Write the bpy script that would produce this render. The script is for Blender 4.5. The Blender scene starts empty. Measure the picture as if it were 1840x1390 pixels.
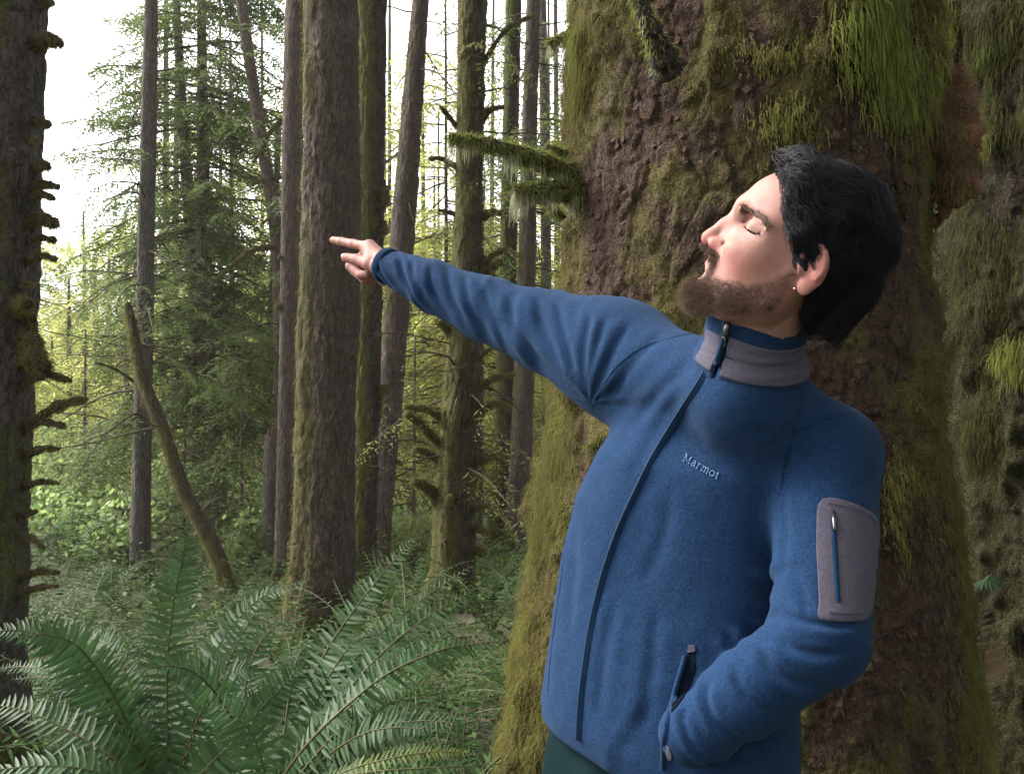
import bpy, math, random
import numpy as np
from mathutils import Vector, Matrix, Quaternion
from mathutils.bvhtree import BVHTree


scene = bpy.context.scene
COL = scene.collection
random.seed(7)
RNG = np.random.default_rng(11)
R = math.radians

# ------------------------------------------------------------------ camera
IW, IH, FPX = 1840.0, 1390.0, 1600.0
CAM_Z, PITCH = 1.45, R(3.0)
cam_data = bpy.data.cameras.new('camera')
cam_data.sensor_width = 36.0
cam_data.lens = 36.0 * FPX / IW
cam_data.clip_start = 0.02
cam_data.clip_end = 1000.0
cam = bpy.data.objects.new('camera', cam_data)
COL.objects.link(cam)
cam.location = (0, 0, CAM_Z)
cam.rotation_euler = (R(90) - PITCH, 0, 0)
scene.camera = cam
C0 = np.array([0, 0, CAM_Z])
FWD = np.array([0, math.cos(PITCH), -math.sin(PITCH)])
UPV = np.array([0, math.sin(PITCH), math.cos(PITCH)])
EX = np.array([1.0, 0, 0])

def P(px, py, d):
    """World point seen at a photograph position, d metres in front of the lens."""
    return C0 + FWD * d + EX * ((px - IW / 2) / FPX * d) + UPV * (-(py - IH / 2) / FPX * d)

def PY(px, py, Y):
    """The same, on the upright plane Y metres ahead."""
    v = FWD + EX * ((px - IW / 2) / FPX) + UPV * (-(py - IH / 2) / FPX)
    return C0 + v * (Y / v[1])

# ------------------------------------------------------------------ sky and sun
SUN_EL, SUN_AZ = R(42), R(-68)      # azimuth measured from +Y towards +X
world = bpy.data.worlds.new('World')
scene.world = world
world.use_nodes = True
wn = world.node_tree
wn.nodes.clear()
w_out = wn.nodes.new('ShaderNodeOutputWorld')
w_bg = wn.nodes.new('ShaderNodeBackground')
w_sky = wn.nodes.new('ShaderNodeTexSky')
w_sky.sky_type = 'NISHITA'
w_sky.sun_disc = False
w_sky.sun_elevation = SUN_EL
w_sky.sun_rotation = SUN_AZ
w_sky.air_density = 1.0
w_sky.dust_density = 4.0
w_sky.ozone_density = 1.0
w_hsv = wn.nodes.new('ShaderNodeHueSaturation')
w_hsv.inputs['Saturation'].default_value = 0.08
w_bg.inputs['Strength'].default_value = 0.15
wn.links.new(w_sky.outputs[0], w_hsv.inputs['Color'])
wn.links.new(w_hsv.outputs[0], w_bg.inputs['Color'])
wn.links.new(w_bg.outputs[0], w_out.inputs['Surface'])

sun_data = bpy.data.lights.new('sun', 'SUN')
sun_data.energy = 1.7
sun_data.angle = R(34)
sun_data.color = (1.0, 0.93, 0.80)
sun = bpy.data.objects.new('sun', sun_data)
COL.objects.link(sun)
sun_dir = Vector((math.cos(SUN_EL) * math.sin(SUN_AZ), math.cos(SUN_EL) * math.cos(SUN_AZ), math.sin(SUN_EL)))
sun.rotation_euler = (-sun_dir).to_track_quat('-Z', 'Y').to_euler()
sun.location = (-6, 4, 9)

scene.view_settings.view_transform = 'Standard'
scene.view_settings.look = 'None'
scene.view_settings.exposure = 2.25
scene.view_settings.gamma = 1.0
scene.view_settings.use_curve_mapping = False
scene.cycles.max_bounces = 5
scene.cycles.diffuse_bounces = 2
scene.cycles.transparent_max_bounces = 8
scene.cycles.volume_bounces = 1
scene.cycles.use_adaptive_sampling = True
scene.cycles.adaptive_threshold = 0.02
scene.cycles_curves.shape = 'RIBBONS'

# ------------------------------------------------------------------ helpers
def tag(o, label=None, cat=None, group=None, kind=None):
    if label: o['label'] = label
    if cat: o['category'] = cat
    if group: o['group'] = group
    if kind: o['kind'] = kind
    return o

def link(o, parent=None):
    COL.objects.link(o)
    if parent is not None:
        o.parent = parent
    return o

def empty(name, loc=(0, 0, 0)):
    o = bpy.data.objects.new(name, None)
    o.empty_display_size = 0.1
    o.location = Vector(loc)
    return link(o)

def mesh_from(name, V, F, mat=None, smooth=True):
    """V (n,3), F: (m,3) or (m,4) array, or list of arrays."""
    me = bpy.data.meshes.new(name)
    V = np.asarray(V, dtype=np.float32)
    if not isinstance(F, (list, tuple)):
        F = [F]
    F = [np.asarray(f, dtype=np.int32) for f in F if len(f)]
    nl = sum(f.size for f in F)
    npoly = sum(len(f) for f in F)
    me.vertices.add(len(V)); me.vertices.foreach_set('co', V.ravel())
    me.loops.add(nl); me.polygons.add(npoly)
    me.loops.foreach_set('vertex_index', np.concatenate([f.ravel() for f in F]))
    tot = np.concatenate([np.full(len(f), f.shape[1], np.int32) for f in F])
    st = np.concatenate([[0], np.cumsum(tot)[:-1]]).astype(np.int32)
    me.polygons.foreach_set('loop_start', st)
    me.polygons.foreach_set('loop_total', tot)
    me.polygons.foreach_set('use_smooth', np.full(npoly, smooth, bool))
    if mat is not None:
        for m in (mat if isinstance(mat, (list, tuple)) else [mat]):
            me.materials.append(m)
    me.update(calc_edges=True)
    me.validate()
    return me

def obj(name, me, parent=None, world_space=True):
    o = bpy.data.objects.new(name, me)
    link(o, parent)
    if parent is not None and world_space:
        # mesh data is in world coordinates, thing empties only translate
        o.location = -Vector(parent_loc(parent))
    return o

def parent_loc(p):
    v = Vector((0, 0, 0))
    while p is not None:
        v += p.location
        p = p.parent
    return v

def set_attr(me, name, values, dom='POINT'):
    values = np.asarray(values, dtype=np.float32)
    if values.ndim == 1:
        a = me.attributes.new(name, 'FLOAT', dom); a.data.foreach_set('value', values)
    else:
        if values.shape[1] == 3:
            values = np.concatenate([values, np.ones((len(values), 1), np.float32)], 1)
        a = me.attributes.new(name, 'FLOAT_COLOR', dom); a.data.foreach_set('color', values.ravel())

def bvh_of(me):
    o = bpy.data.objects.new('tmp', me); COL.objects.link(o)
    b = BVHTree.FromObject(o, bpy.context.evaluated_depsgraph_get())
    bpy.data.objects.remove(o)
    return b

# vectorised value noise ------------------------------------------------------
_perm = np.random.default_rng(3).random((64, 64, 64)).astype(np.float32)
def vnoise(p):
    p = np.asarray(p, dtype=np.float64)
    i = np.floor(p).astype(np.int64); f = (p - i)
    f = f * f * (3 - 2 * f)
    i &= 63; j = (i + 1) & 63
    x0, y0, z0 = i[..., 0], i[..., 1], i[..., 2]; x1, y1, z1 = j[..., 0], j[..., 1], j[..., 2]
    fx, fy, fz = f[..., 0], f[..., 1], f[..., 2]
    a = _perm[x0, y0, z0] * (1 - fx) + _perm[x1, y0, z0] * fx
    b = _perm[x0, y1, z0] * (1 - fx) + _perm[x1, y1, z0] * fx
    c = _perm[x0, y0, z1] * (1 - fx) + _perm[x1, y0, z1] * fx
    d = _perm[x0, y1, z1] * (1 - fx) + _perm[x1, y1, z1] * fx
    return (a * (1 - fy) + b * fy) * (1 - fz) + (c * (1 - fy) + d * fy) * fz   # 0..1
def fbm(p, oct=4, gain=0.5):
    p = np.asarray(p, dtype=np.float64)
    s = 0; a = 1.0; t = 0
    for k in range(oct):
        s = s + a * (vnoise(p * 2.0 ** k + 17.3 * k) - 0.5); t += a; a *= gain
    return s / t * 2       # about -1..1
def sstep(a, b, x):
    t = np.clip((x - a) / (b - a), 0, 1); return t * t * (3 - 2 * t)
def nrm(v):
    v = np.asarray(v, dtype=np.float64)
    return v / np.maximum(np.linalg.norm(v, axis=-1, keepdims=True), 1e-12)

# signed distance modelling ----------------------------------------------------
def smin(a, b, k):
    h = np.clip(0.5 + 0.5 * (b - a) / k, 0, 1)
    return b + (a - b) * h - k * h * (1 - h)
def smax(a, b, k): return -smin(-a, -b, k)
def ell(G, c, r, rot=None):
    x, y, z = G[0] - c[0], G[1] - c[1], G[2] - c[2]
    if rot is not None:      # rows of rot are the local axes
        x, y, z = (rot[0][0] * x + rot[0][1] * y + rot[0][2] * z, rot[1][0] * x + rot[1][1] * y + rot[1][2] * z,
                   rot[2][0] * x + rot[2][1] * y + rot[2][2] * z)
    k0 = np.sqrt((x / r[0]) ** 2 + (y / r[1]) ** 2 + (z / r[2]) ** 2) + 1e-9
    k1 = np.sqrt((x / r[0] ** 2) ** 2 + (y / r[1] ** 2) ** 2 + (z / r[2] ** 2) ** 2) + 1e-9
    return k0 * (k0 - 1) / k1
def cap(G, a, b, ra, rb):
    a = np.asarray(a, float); b = np.asarray(b, float); ab = b - a
    x, y, z = G[0] - a[0], G[1] - a[1], G[2] - a[2]
    t = np.clip((x * ab[0] + y * ab[1] + z * ab[2]) / (ab @ ab), 0, 1)
    return np.sqrt((x - ab[0] * t) ** 2 + (y - ab[1] * t) ** 2 + (z - ab[2] * t) ** 2) - (ra + (rb - ra) * t)
def chain(G, pts, rads, k=0.01):
    d = None
    for i in range(len(pts) - 1):
        c = cap(G, pts[i], pts[i + 1], rads[i], rads[i + 1])
        d = c if d is None else smin(d, c, k)
    return d
def grid(lo, hi, h):
    ax = [np.arange(lo[i], hi[i] + h, h, dtype=np.float32) for i in range(3)]
    return np.meshgrid(*ax, indexing='ij', sparse=True), ax
def sparse(fn, lo, hi, h, bs=8):
    """Sample fn on a fine grid only in blocks near its surface."""
    n = [int(math.ceil((hi[i] - lo[i]) / h / bs)) for i in range(3)]
    ax = [(lo[i] + h * np.arange(n[i] * bs)).astype(np.float32) for i in range(3)]
    cen = [(lo[i] + h * (np.arange(n[i]) * bs + (bs - 1) / 2)).astype(np.float32) for i in range(3)]
    G = np.meshgrid(*cen, indexing='ij')
    dc = fn(G)
    out = np.repeat(np.repeat(np.repeat(np.sign(dc).astype(np.float32), bs, 0), bs, 1), bs, 2)
    B = np.argwhere(np.abs(dc) < h * bs * 1.75)
    o = np.arange(bs)
    for k in range(0, len(B), 3000):
        b = B[k:k + 3000] * bs
        I = [(b[:, i][:, None] + o[None]) for i in range(3)]
        X = ax[0][I[0]][:, :, None, None]; Y = ax[1][I[1]][:, None, :, None]; Z = ax[2][I[2]][:, None, None, :]
        d = fn([X, Y, Z])
        out[I[0][:, :, None, None], I[1][:, None, :, None], I[2][:, None, None, :]] = d
    return out, ax
def surface_nets(f, ax):
    """Quad mesh of the zero level of f (negative inside)."""
    f = f.astype(np.float32)
    s = f < 0
    nx, ny, nz = f.shape
    c = s[:-1, :-1, :-1].astype(np.int8)
    cnt = np.zeros_like(c)
    for dx in (0, 1):
        for dy in (0, 1):
            for dz in (0, 1):
                cnt += s[dx:nx - 1 + dx, dy:ny - 1 + dy, dz:nz - 1 + dz]
    act = (cnt > 0) & (cnt < 8)
    I = np.argwhere(act)
    idx = np.full(act.shape, -1, np.int32); idx[act] = np.arange(len(I))
    acc = np.zeros((len(I), 3)); n = np.zeros(len(I))
    cor = [(a, b, c_) for a in (0, 1) for b in (0, 1) for c_ in (0, 1)]
    for p in cor:
        for axs in range(3):
            if p[axs]: continue
            q = list(p); q[axs] = 1
            fa = f[I[:, 0] + p[0], I[:, 1] + p[1], I[:, 2] + p[2]]
            fb = f[I[:, 0] + q[0], I[:, 1] + q[1], I[:, 2] + q[2]]
            m = (fa < 0) != (fb < 0)
            t = np.where(m, fa / np.where(m, fa - fb, 1), 0)
            pos = np.array(p, float)[None] + np.eye(3)[axs][None] * t[:, None]
            acc += pos * m[:, None]; n += m
    V = I + acc / n[:, None]
    h = ax[0][1] - ax[0][0]
    V = V * h + np.array([ax[0][0], ax[1][0], ax[2][0]])
    Fs = []
    for axs in range(3):
        o1, o2 = [(1, 2), (2, 0), (0, 1)][axs]
        sl0 = [slice(None)] * 3; sl1 = [slice(None)] * 3
        sl0[axs] = slice(0, -1); sl1[axs] = slice(1, None)
        a, b = s[tuple(sl0)], s[tuple(sl1)]
        E = np.argwhere(a != b)
        E = E[(E[:, o1] > 0) & (E[:, o2] > 0) & (E[:, o1] < f.shape[o1] - 1) & (E[:, o2] < f.shape[o2] - 1)]
        def cell(d1, d2):
            q = E.copy(); q[:, o1] -= d1; q[:, o2] -= d2
            return idx[q[:, 0], q[:, 1], q[:, 2]]
        quad = np.stack([cell(1, 1), cell(0, 1), cell(0, 0), cell(1, 0)], 1)
        inside = a[E[:, 0], E[:, 1], E[:, 2]]
        quad[~inside] = quad[~inside][:, ::-1]
        Fs.append(quad)
    return V, np.concatenate(Fs)
def relax(V, F, it=2, lam=0.5):
    """Laplacian smoothing of a quad mesh."""
    for _ in range(it):
        acc = np.zeros_like(V); n = np.zeros(len(V))
        for a, b in ((0, 1), (1, 2), (2, 3), (3, 0)):
            np.add.at(acc, F[:, a], V[F[:, b]]); np.add.at(n, F[:, a], 1)
            np.add.at(acc, F[:, b], V[F[:, a]]); np.add.at(n, F[:, b], 1)
        V = V + lam * (acc / np.maximum(n, 1)[:, None] - V)
    return V
def vnormals(V, F):
    n = np.cross(V[F[:, 2]] - V[F[:, 0]], V[F[:, 3 if F.shape[1] == 4 else 1]] - V[F[:, 1 if F.shape[1] == 4 else 0]])
    N = np.zeros_like(V)
    for k in range(F.shape[1]): np.add.at(N, F[:, k], n)
    return nrm(N)

# tubes --------------------------------------------------------------------------
def frames(pts):
    pts = np.asarray(pts, float)
    T = nrm(np.gradient(pts, axis=0))
    ref = np.array([0.13, 0.97, 0.2]) if abs(T[0, 2]) > 0.6 else np.array([0, 0, 1.0])
    U = np.zeros_like(T)
    u = nrm(np.cross(ref, T[0])); U[0] = u
    for i in range(1, len(T)):
        u = U[i - 1] - T[i] * (U[i - 1] @ T[i]); U[i] = nrm(u)
    return T, U, np.cross(T, U)
def tube(pts, rad, n=8, capped=True):
    pts = np.asarray(pts, float); m = len(pts)
    rad = np.broadcast_to(np.asarray(rad, float), (m,))
    T, U, W = frames(pts)
    a = np.arange(n) / n * 2 * math.pi
    V = pts[:, None] + rad[:, None, None] * (np.cos(a)[None, :, None] * U[:, None] + np.sin(a)[None, :, None] * W[:, None])
    V = V.reshape(-1, 3)
    i = np.arange(m - 1)[:, None] * n; j = np.arange(n)[None]
    F = np.stack([i + j, i + (j + 1) % n, i + n + (j + 1) % n, i + n + j], -1).reshape(-1, 4)
    T3 = np.zeros((0, 3), int)
    if capped:
        V = np.concatenate([V, pts[:1], pts[-1:]]); k = m * n
        jj = np.arange(n)
        T3 = np.concatenate([np.stack([np.full(n, k), (jj + 1) % n, jj], 1),
                             np.stack([np.full(n, k + 1), (m - 1) * n + jj, (m - 1) * n + (jj + 1) % n], 1)])
    return V, F, T3
class MB:
    """Collects pieces of one mesh."""
    def __init__(s): s.V = []; s.Q = []; s.T = []; s.n = 0; s.A = []
    def add(s, V, Q=None, T=None, a=None):
        V = np.asarray(V, float)
        s.V.append(V)
        if Q is not None and len(Q): s.Q.append(np.asarray(Q) + s.n)
        if T is not None and len(T): s.T.append(np.asarray(T) + s.n)
        s.A.append(np.broadcast_to(np.asarray(0.5 if a is None else a, float), (len(V),)))
        s.n += len(V)
    def tube(s, pts, rad, n=8, a=None):
        V, Q, T = tube(pts, rad, n); s.add(V, Q, T, a)
    def mesh(s, name, mat, smooth=True, attr='tint'):
        F = []
        if s.Q: F.append(np.concatenate(s.Q))
        if s.T: F.append(np.concatenate(s.T))
        me = mesh_from(name, np.concatenate(s.V), F, mat, smooth)
        if attr: set_attr(me, attr, np.concatenate(s.A))
        return me
def spline(pts, n):
    """Catmull-Rom through pts, n samples."""
    pts = np.asarray(pts, float)
    if len(pts) == 2:
        t = np.linspace(0, 1, n)[:, None]; return pts[0] * (1 - t) + pts[1] * t
    p = np.concatenate([2 * pts[:1] - pts[1:2], pts, 2 * pts[-1:] - pts[-2:-1]])
    u = np.linspace(0, len(pts) - 1 - 1e-9, n); i = u.astype(int); t = (u - i)[:, None]
    a, b, c, d = p[i], p[i + 1], p[i + 2], p[i + 3]
    return 0.5 * (2 * b + (c - a) * t + (2 * a - 5 * b + 4 * c - d) * t ** 2 + (3 * b - a - 3 * c + d) * t ** 3)

def hair(name, pos, radius, mat, parent=None, tint=None):
    """pos (n, m, 3) strands in world space, radius (n, m)."""
    n, m = pos.shape[:2]
    h = bpy.data.hair_curves.new(name)
    h.add_curves([m] * n)
    h.position_data.foreach_set('vector', np.asarray(pos, np.float32).ravel())
    a = h.attributes.new('radius', 'FLOAT', 'POINT') if 'radius' not in h.attributes else h.attributes['radius']
    a.data.foreach_set('value', np.asarray(np.broadcast_to(radius, (n, m)), np.float32).ravel())
    if tint is not None:
        b = h.attributes.new('tint', 'FLOAT', 'CURVE'); b.data.foreach_set('value', np.asarray(tint, np.float32))
    h.materials.append(mat)
    h.set_types(type='CATMULL_ROM')
    return obj(name, h, parent)

# node materials ----------------------------------------------------------------
class NT:
    def __init__(s, name):
        s.m = bpy.data.materials.new(name); s.m.use_nodes = True
        s.t = s.m.node_tree; s.b = s.t.nodes['Principled BSDF']; s.out = s.t.nodes['Material Output']
    def n(s, typ, **kw):
        nd = s.t.nodes.new('ShaderNode' + typ)
        for k, v in kw.items():
            if k in nd.inputs: s.put(nd, k, v)
            else: setattr(nd, k, v)
        return nd
    def put(s, nd, k, v):
        if hasattr(v, 'is_output') or isinstance(v, bpy.types.NodeSocket): s.t.links.new(v, nd.inputs[k])
        else: nd.inputs[k].default_value = v
    def coord(s, kind='Object', scale=(1, 1, 1), loc=(0, 0, 0)):
        c = s.n('TexCoord').outputs[kind] if kind != 'Position' else s.n('NewGeometry').outputs['Position']
        mp = s.n('Mapping'); mp.inputs['Scale'].default_value = scale; mp.inputs['Location'].default_value = loc
        s.t.links.new(c, mp.inputs['Vector']); return mp.outputs[0]
    def noise(s, vec, scale=5, detail=4, rough=0.55, dist=0.0, out='Fac'):
        nd = s.n('TexNoise'); s.t.links.new(vec, nd.inputs['Vector'])
        nd.inputs['Scale'].default_value = scale; nd.inputs['Detail'].default_value = detail
        nd.inputs['Roughness'].default_value = rough; nd.inputs['Distortion'].default_value = dist
        return nd.outputs[out]
    def vor(s, vec, scale=5, feature='F1', out='Distance'):
        nd = s.n('TexVoronoi'); nd.feature = feature; s.t.links.new(vec, nd.inputs['Vector'])
        nd.inputs['Scale'].default_value = scale; return nd.outputs[out]
    def ramp(s, fac, stops):
        nd = s.n('ValToRGB'); s.t.links.new(fac, nd.inputs[0]); e = nd.color_ramp.elements
        while len(e) < len(stops): e.new(0.5)
        for el, (p, c) in zip(e, stops):
            el.position = p; el.color = (*c, 1) if not isinstance(c, (int, float)) else (c, c, c, 1)
        return nd.outputs[0]
    def mix(s, fac, a, b, mode='MIX'):
        nd = s.n('Mix'); nd.data_type = 'RGBA'; nd.blend_type = mode
        s.put(nd, 0, fac)
        for k, v in ((6, a), (7, b)):
            if isinstance(v, tuple): nd.inputs[k].default_value = (*v, 1) if len(v) == 3 else v
            else: s.t.links.new(v, nd.inputs[k])
        return nd.outputs[2]
    def math(s, op, a, b=0.5, clamp=False):
        nd = s.n('Math'); nd.operation = op; nd.use_clamp = clamp; s.put(nd, 0, a); s.put(nd, 1, b); return nd.outputs[0]
    def attr(s, name, out='Fac'):
        nd = s.n('Attribute'); nd.attribute_name = name; return nd.outputs[out]
    def bump(s, h, strength=0.5, dist=0.01, normal=None):
        nd = s.n('Bump'); s.t.links.new(h, nd.inputs['Height']); nd.inputs['Strength'].default_value = strength
        nd.inputs['Distance'].default_value = dist
        if normal is not None: s.t.links.new(normal, nd.inputs['Normal'])
        return nd.outputs[0]
    def set(s, **kw):
        for k, v in kw.items():
            k = k.replace('_', ' ')
            if isinstance(v, tuple) and len(v) == 3 and s.b.inputs[k].type == 'RGBA': v = (*v, 1)
            s.put(s.b, k, v)
        return s
# ================================================================== materials
M = {}
def mat_skin():
    t = NT('skin')
    pos = t.coord('Object', (1, 1, 1))
    n1 = t.ramp(t.noise(pos, 90, 6, 0.7), [(0.3, 0.0), (0.7, 1.0)]); n2 = t.noise(pos, 420, 3)
    base = t.mix(t.math('MULTIPLY', n1, 0.7), (0.245, 0.128, 0.108), (0.185, 0.088, 0.072))
    base = t.mix(t.math('MULTIPLY', t.attr('flush'), 0.75, True), base, (0.235, 0.070, 0.055))
    base = t.mix(t.math('MULTIPLY', t.attr('lip'), 0.8, True), base, (0.24, 0.085, 0.080))
    st = t.math('MULTIPLY', t.attr('stubble'), t.math('ADD', t.math('MULTIPLY', n2, 0.5), 0.25), True)
    base = t.mix(st, base, (0.05, 0.03, 0.02))
    t.set(Base_Color=base, Roughness=0.55, Subsurface_Weight=0.12, Subsurface_Scale=0.005)
    t.b.inputs['Subsurface Radius'].default_value = (1.0, 0.35, 0.2)
    t.set(Normal=t.bump(t.math('ADD', t.noise(pos, 700, 2), t.math('MULTIPLY', n1, 0.5)), 0.34, 0.0009))
    t.b.inputs['Specular IOR Level'].default_value = 0.20
    return t.m
M['skin'] = mat_skin()
def plain(name, col, rough=0.6, metal=0.0, bump=None, var=0.0, scale=40, sheen=0.0, spec=0.12):
    t = NT(name); pos = t.coord('Object')
    n = t.noise(pos, scale, 4)
    c2 = tuple(max(0, c * (1 - var)) for c in col); c1 = tuple(min(1, c * (1 + var)) for c in col)
    t.set(Base_Color=t.mix(n, c2, c1), Roughness=rough, Metallic=metal)
    t.b.inputs['Specular IOR Level'].default_value = spec
    if bump: t.set(Normal=t.bump(t.noise(pos, bump[0], 3), bump[1], bump[2]))
    if sheen: t.b.inputs['Sheen Weight'].default_value = sheen; t.b.inputs['Sheen Roughness'].default_value = 0.6
    return t.m
M['nail'] = plain('nail', (0.56, 0.34, 0.31), 0.3, spec=0.5)
def mat_fleece(name, col, col2, sheen=0.05):
    t = NT(name); pos = t.coord('Object')
    n1 = t.noise(pos, 900, 2, 0.6); n2 = t.noise(pos, 260, 3, 0.6); n3 = t.noise(pos, 5, 3)
    c = t.mix(t.ramp(n2, [(0.3, 0.0), (0.7, 1.0)]), col, col2)
    c = t.mix(t.math('MULTIPLY', n3, 0.25), c, tuple(0.7 * v for v in col))
    h = t.math('ADD', t.math('MULTIPLY', n1, 0.5), n2)
    t.set(Base_Color=c, Roughness=0.95, Normal=t.bump(h, 0.55, 0.0022))
    t.b.inputs['Sheen Weight'].default_value = sheen; t.b.inputs['Sheen Roughness'].default_value = 0.5
    t.b.inputs['Sheen Tint'].default_value = (0.5, 0.7, 1.0, 1)
    t.b.inputs['Specular IOR Level'].default_value = 0.06
    return t.m
M['fleece'] = mat_fleece('blue_fleece', (0.0043, 0.0135, 0.037), (0.0098, 0.0295, 0.075))
M['fleece_dark'] = mat_fleece('blue_fleece_tape', (0.0046, 0.0155, 0.038), (0.0068, 0.022, 0.052), 0.03)
M['grey_fabric'] = mat_fleece('grey_softshell', (0.050, 0.045, 0.062), (0.070, 0.064, 0.086), 0.03)
M['zip'] = plain('zip_tape', (0.004, 0.016, 0.04), 0.6, var=0.2, scale=300)
M['metal'] = plain('dark_metal', (0.12, 0.115, 0.12), 0.35, 1.0)
M['silver'] = plain('silver', (0.9, 0.88, 0.9), 0.12, 1.0)
M['thread'] = plain('pale_thread', (0.10, 0.17, 0.30), 0.8)
M['trousers'] = plain('teal_cloth', (0.0035, 0.0105, 0.0115), 0.9, bump=(300, 0.3, 0.002), var=0.25, spec=0.03)
M['black'] = plain('pocket_shade_black', (0.002, 0.004, 0.009), 0.95, spec=0.02)  # near-black tone standing for the shaded inside of the hand pocket
M['boot'] = plain('boot_leather', (0.05, 0.035, 0.025), 0.6, var=0.3)
def mat_strand(name, c0, c1, rough=0.4, spec=0.5):
    t = NT(name)
    t.set(Base_Color=t.mix(t.attr('tint'), c0, c1), Roughness=rough)
    t.b.inputs['Specular IOR Level'].default_value = spec
    return t.m
M['hair'] = plain('black_hair', (0.003, 0.003, 0.005), 0.7, bump=(90, 0.5, 0.004))
M['hair_strand'] = mat_strand('black_hair_strand', (0.002, 0.002, 0.0035), (0.006, 0.006, 0.010), 0.42, 0.14)
M['beard'] = mat_strand('brown_beard', (0.020, 0.011, 0.007), (0.105, 0.060, 0.036), 0.5, 0.2)
def leafy(name, c0, c1, rough=0.55, trans=0.35, spec=0.12, tcol=None):
    """Foliage: tinted per leaf, lets some light through."""
    t = NT(name)
    oi = t.n('ObjectInfo')
    f = t.math('ADD', t.attr('tint'), t.math('MULTIPLY', t.math('SUBTRACT', oi.outputs['Random'], 0.5), 0.25), True)
    c = t.mix(f, c0, c1)
    t.set(Base_Color=c, Roughness=rough); t.b.inputs['Specular IOR Level'].default_value = spec
    tr = t.n('BsdfTranslucent')
    cc = t.mix(0.35, c, tcol or tuple(min(1, 1.6 * v) for v in c1))
    t.t.links.new(cc, tr.inputs['Color'])
    mx = t.n('MixShader'); mx.inputs[0].default_value = trans
    t.t.links.new(t.b.outputs[0], mx.inputs[1]); t.t.links.new(tr.outputs[0], mx.inputs[2]); t.t.links.new(mx.outputs[0], t.out.inputs['Surface'])
    return t.m
M['fern'] = leafy('fern_leaf', (0.012, 0.036, 0.011), (0.040, 0.082, 0.026), 0.48, 0.32, 0.16)
M['fern_old'] = leafy('old_fern_leaf', (0.05, 0.075, 0.02), (0.10, 0.12, 0.03), 0.5, 0.3)
M['fern_dead'] = leafy('dead_fern_leaf', (0.10, 0.065, 0.04), (0.20, 0.15, 0.10), 0.8, 0.2)
M['rachis'] = plain('fern_stalk', (0.055, 0.050, 0.020), 0.5, var=0.3)
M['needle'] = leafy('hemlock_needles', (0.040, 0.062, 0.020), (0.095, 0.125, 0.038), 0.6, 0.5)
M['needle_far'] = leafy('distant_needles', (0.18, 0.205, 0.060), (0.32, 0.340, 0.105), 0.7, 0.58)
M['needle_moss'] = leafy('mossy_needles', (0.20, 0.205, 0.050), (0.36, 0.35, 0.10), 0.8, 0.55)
M['needle_dull'] = leafy('dull_mossy_needles', (0.070, 0.085, 0.025), (0.150, 0.155, 0.045), 0.7, 0.4)
M['fern_dark'] = leafy('shaded_fern_leaf', (0.012, 0.032, 0.008), (0.036, 0.074, 0.018), 0.6, 0.3, 0.08)  # darker copy of the fern leaf, shade put into the colour
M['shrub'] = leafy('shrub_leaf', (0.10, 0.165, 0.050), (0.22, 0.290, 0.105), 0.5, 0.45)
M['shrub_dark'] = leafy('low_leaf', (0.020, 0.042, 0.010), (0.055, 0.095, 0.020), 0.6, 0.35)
M['moss_strand'] = None
def mat_moss(name, stops):
    t = NT(name)
    t.set(Base_Color=t.ramp(t.attr('tint'), stops), Roughness=0.85)
    t.b.inputs['Specular IOR Level'].default_value = 0.15
    tr = t.n('BsdfTranslucent'); t.t.links.new(t.ramp(t.attr('tint'), stops), tr.inputs['Color'])
    mx = t.n('MixShader'); mx.inputs[0].default_value = 0.3
    t.t.links.new(t.b.outputs[0], mx.inputs[1]); t.t.links.new(tr.outputs[0], mx.inputs[2]); t.t.links.new(mx.outputs[0], t.out.inputs['Surface'])
    return t.m
M['moss_strand'] = mat_moss('moss_fibres', [(0.0, (0.060, 0.042, 0.020)), (0.35, (0.100, 0.085, 0.028)), (0.7, (0.145, 0.135, 0.038)), (1.0, (0.19, 0.20, 0.048))])
M['lichen'] = mat_moss('pale_hanging_lichen', [(0.0, (0.22, 0.21, 0.13)), (1.0, (0.42, 0.42, 0.27))])
M['moss_bright'] = mat_moss('bright_moss', [(0.0, (0.085, 0.080, 0.022)), (0.5, (0.135, 0.150, 0.034)), (1.0, (0.21, 0.25, 0.055))])

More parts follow.
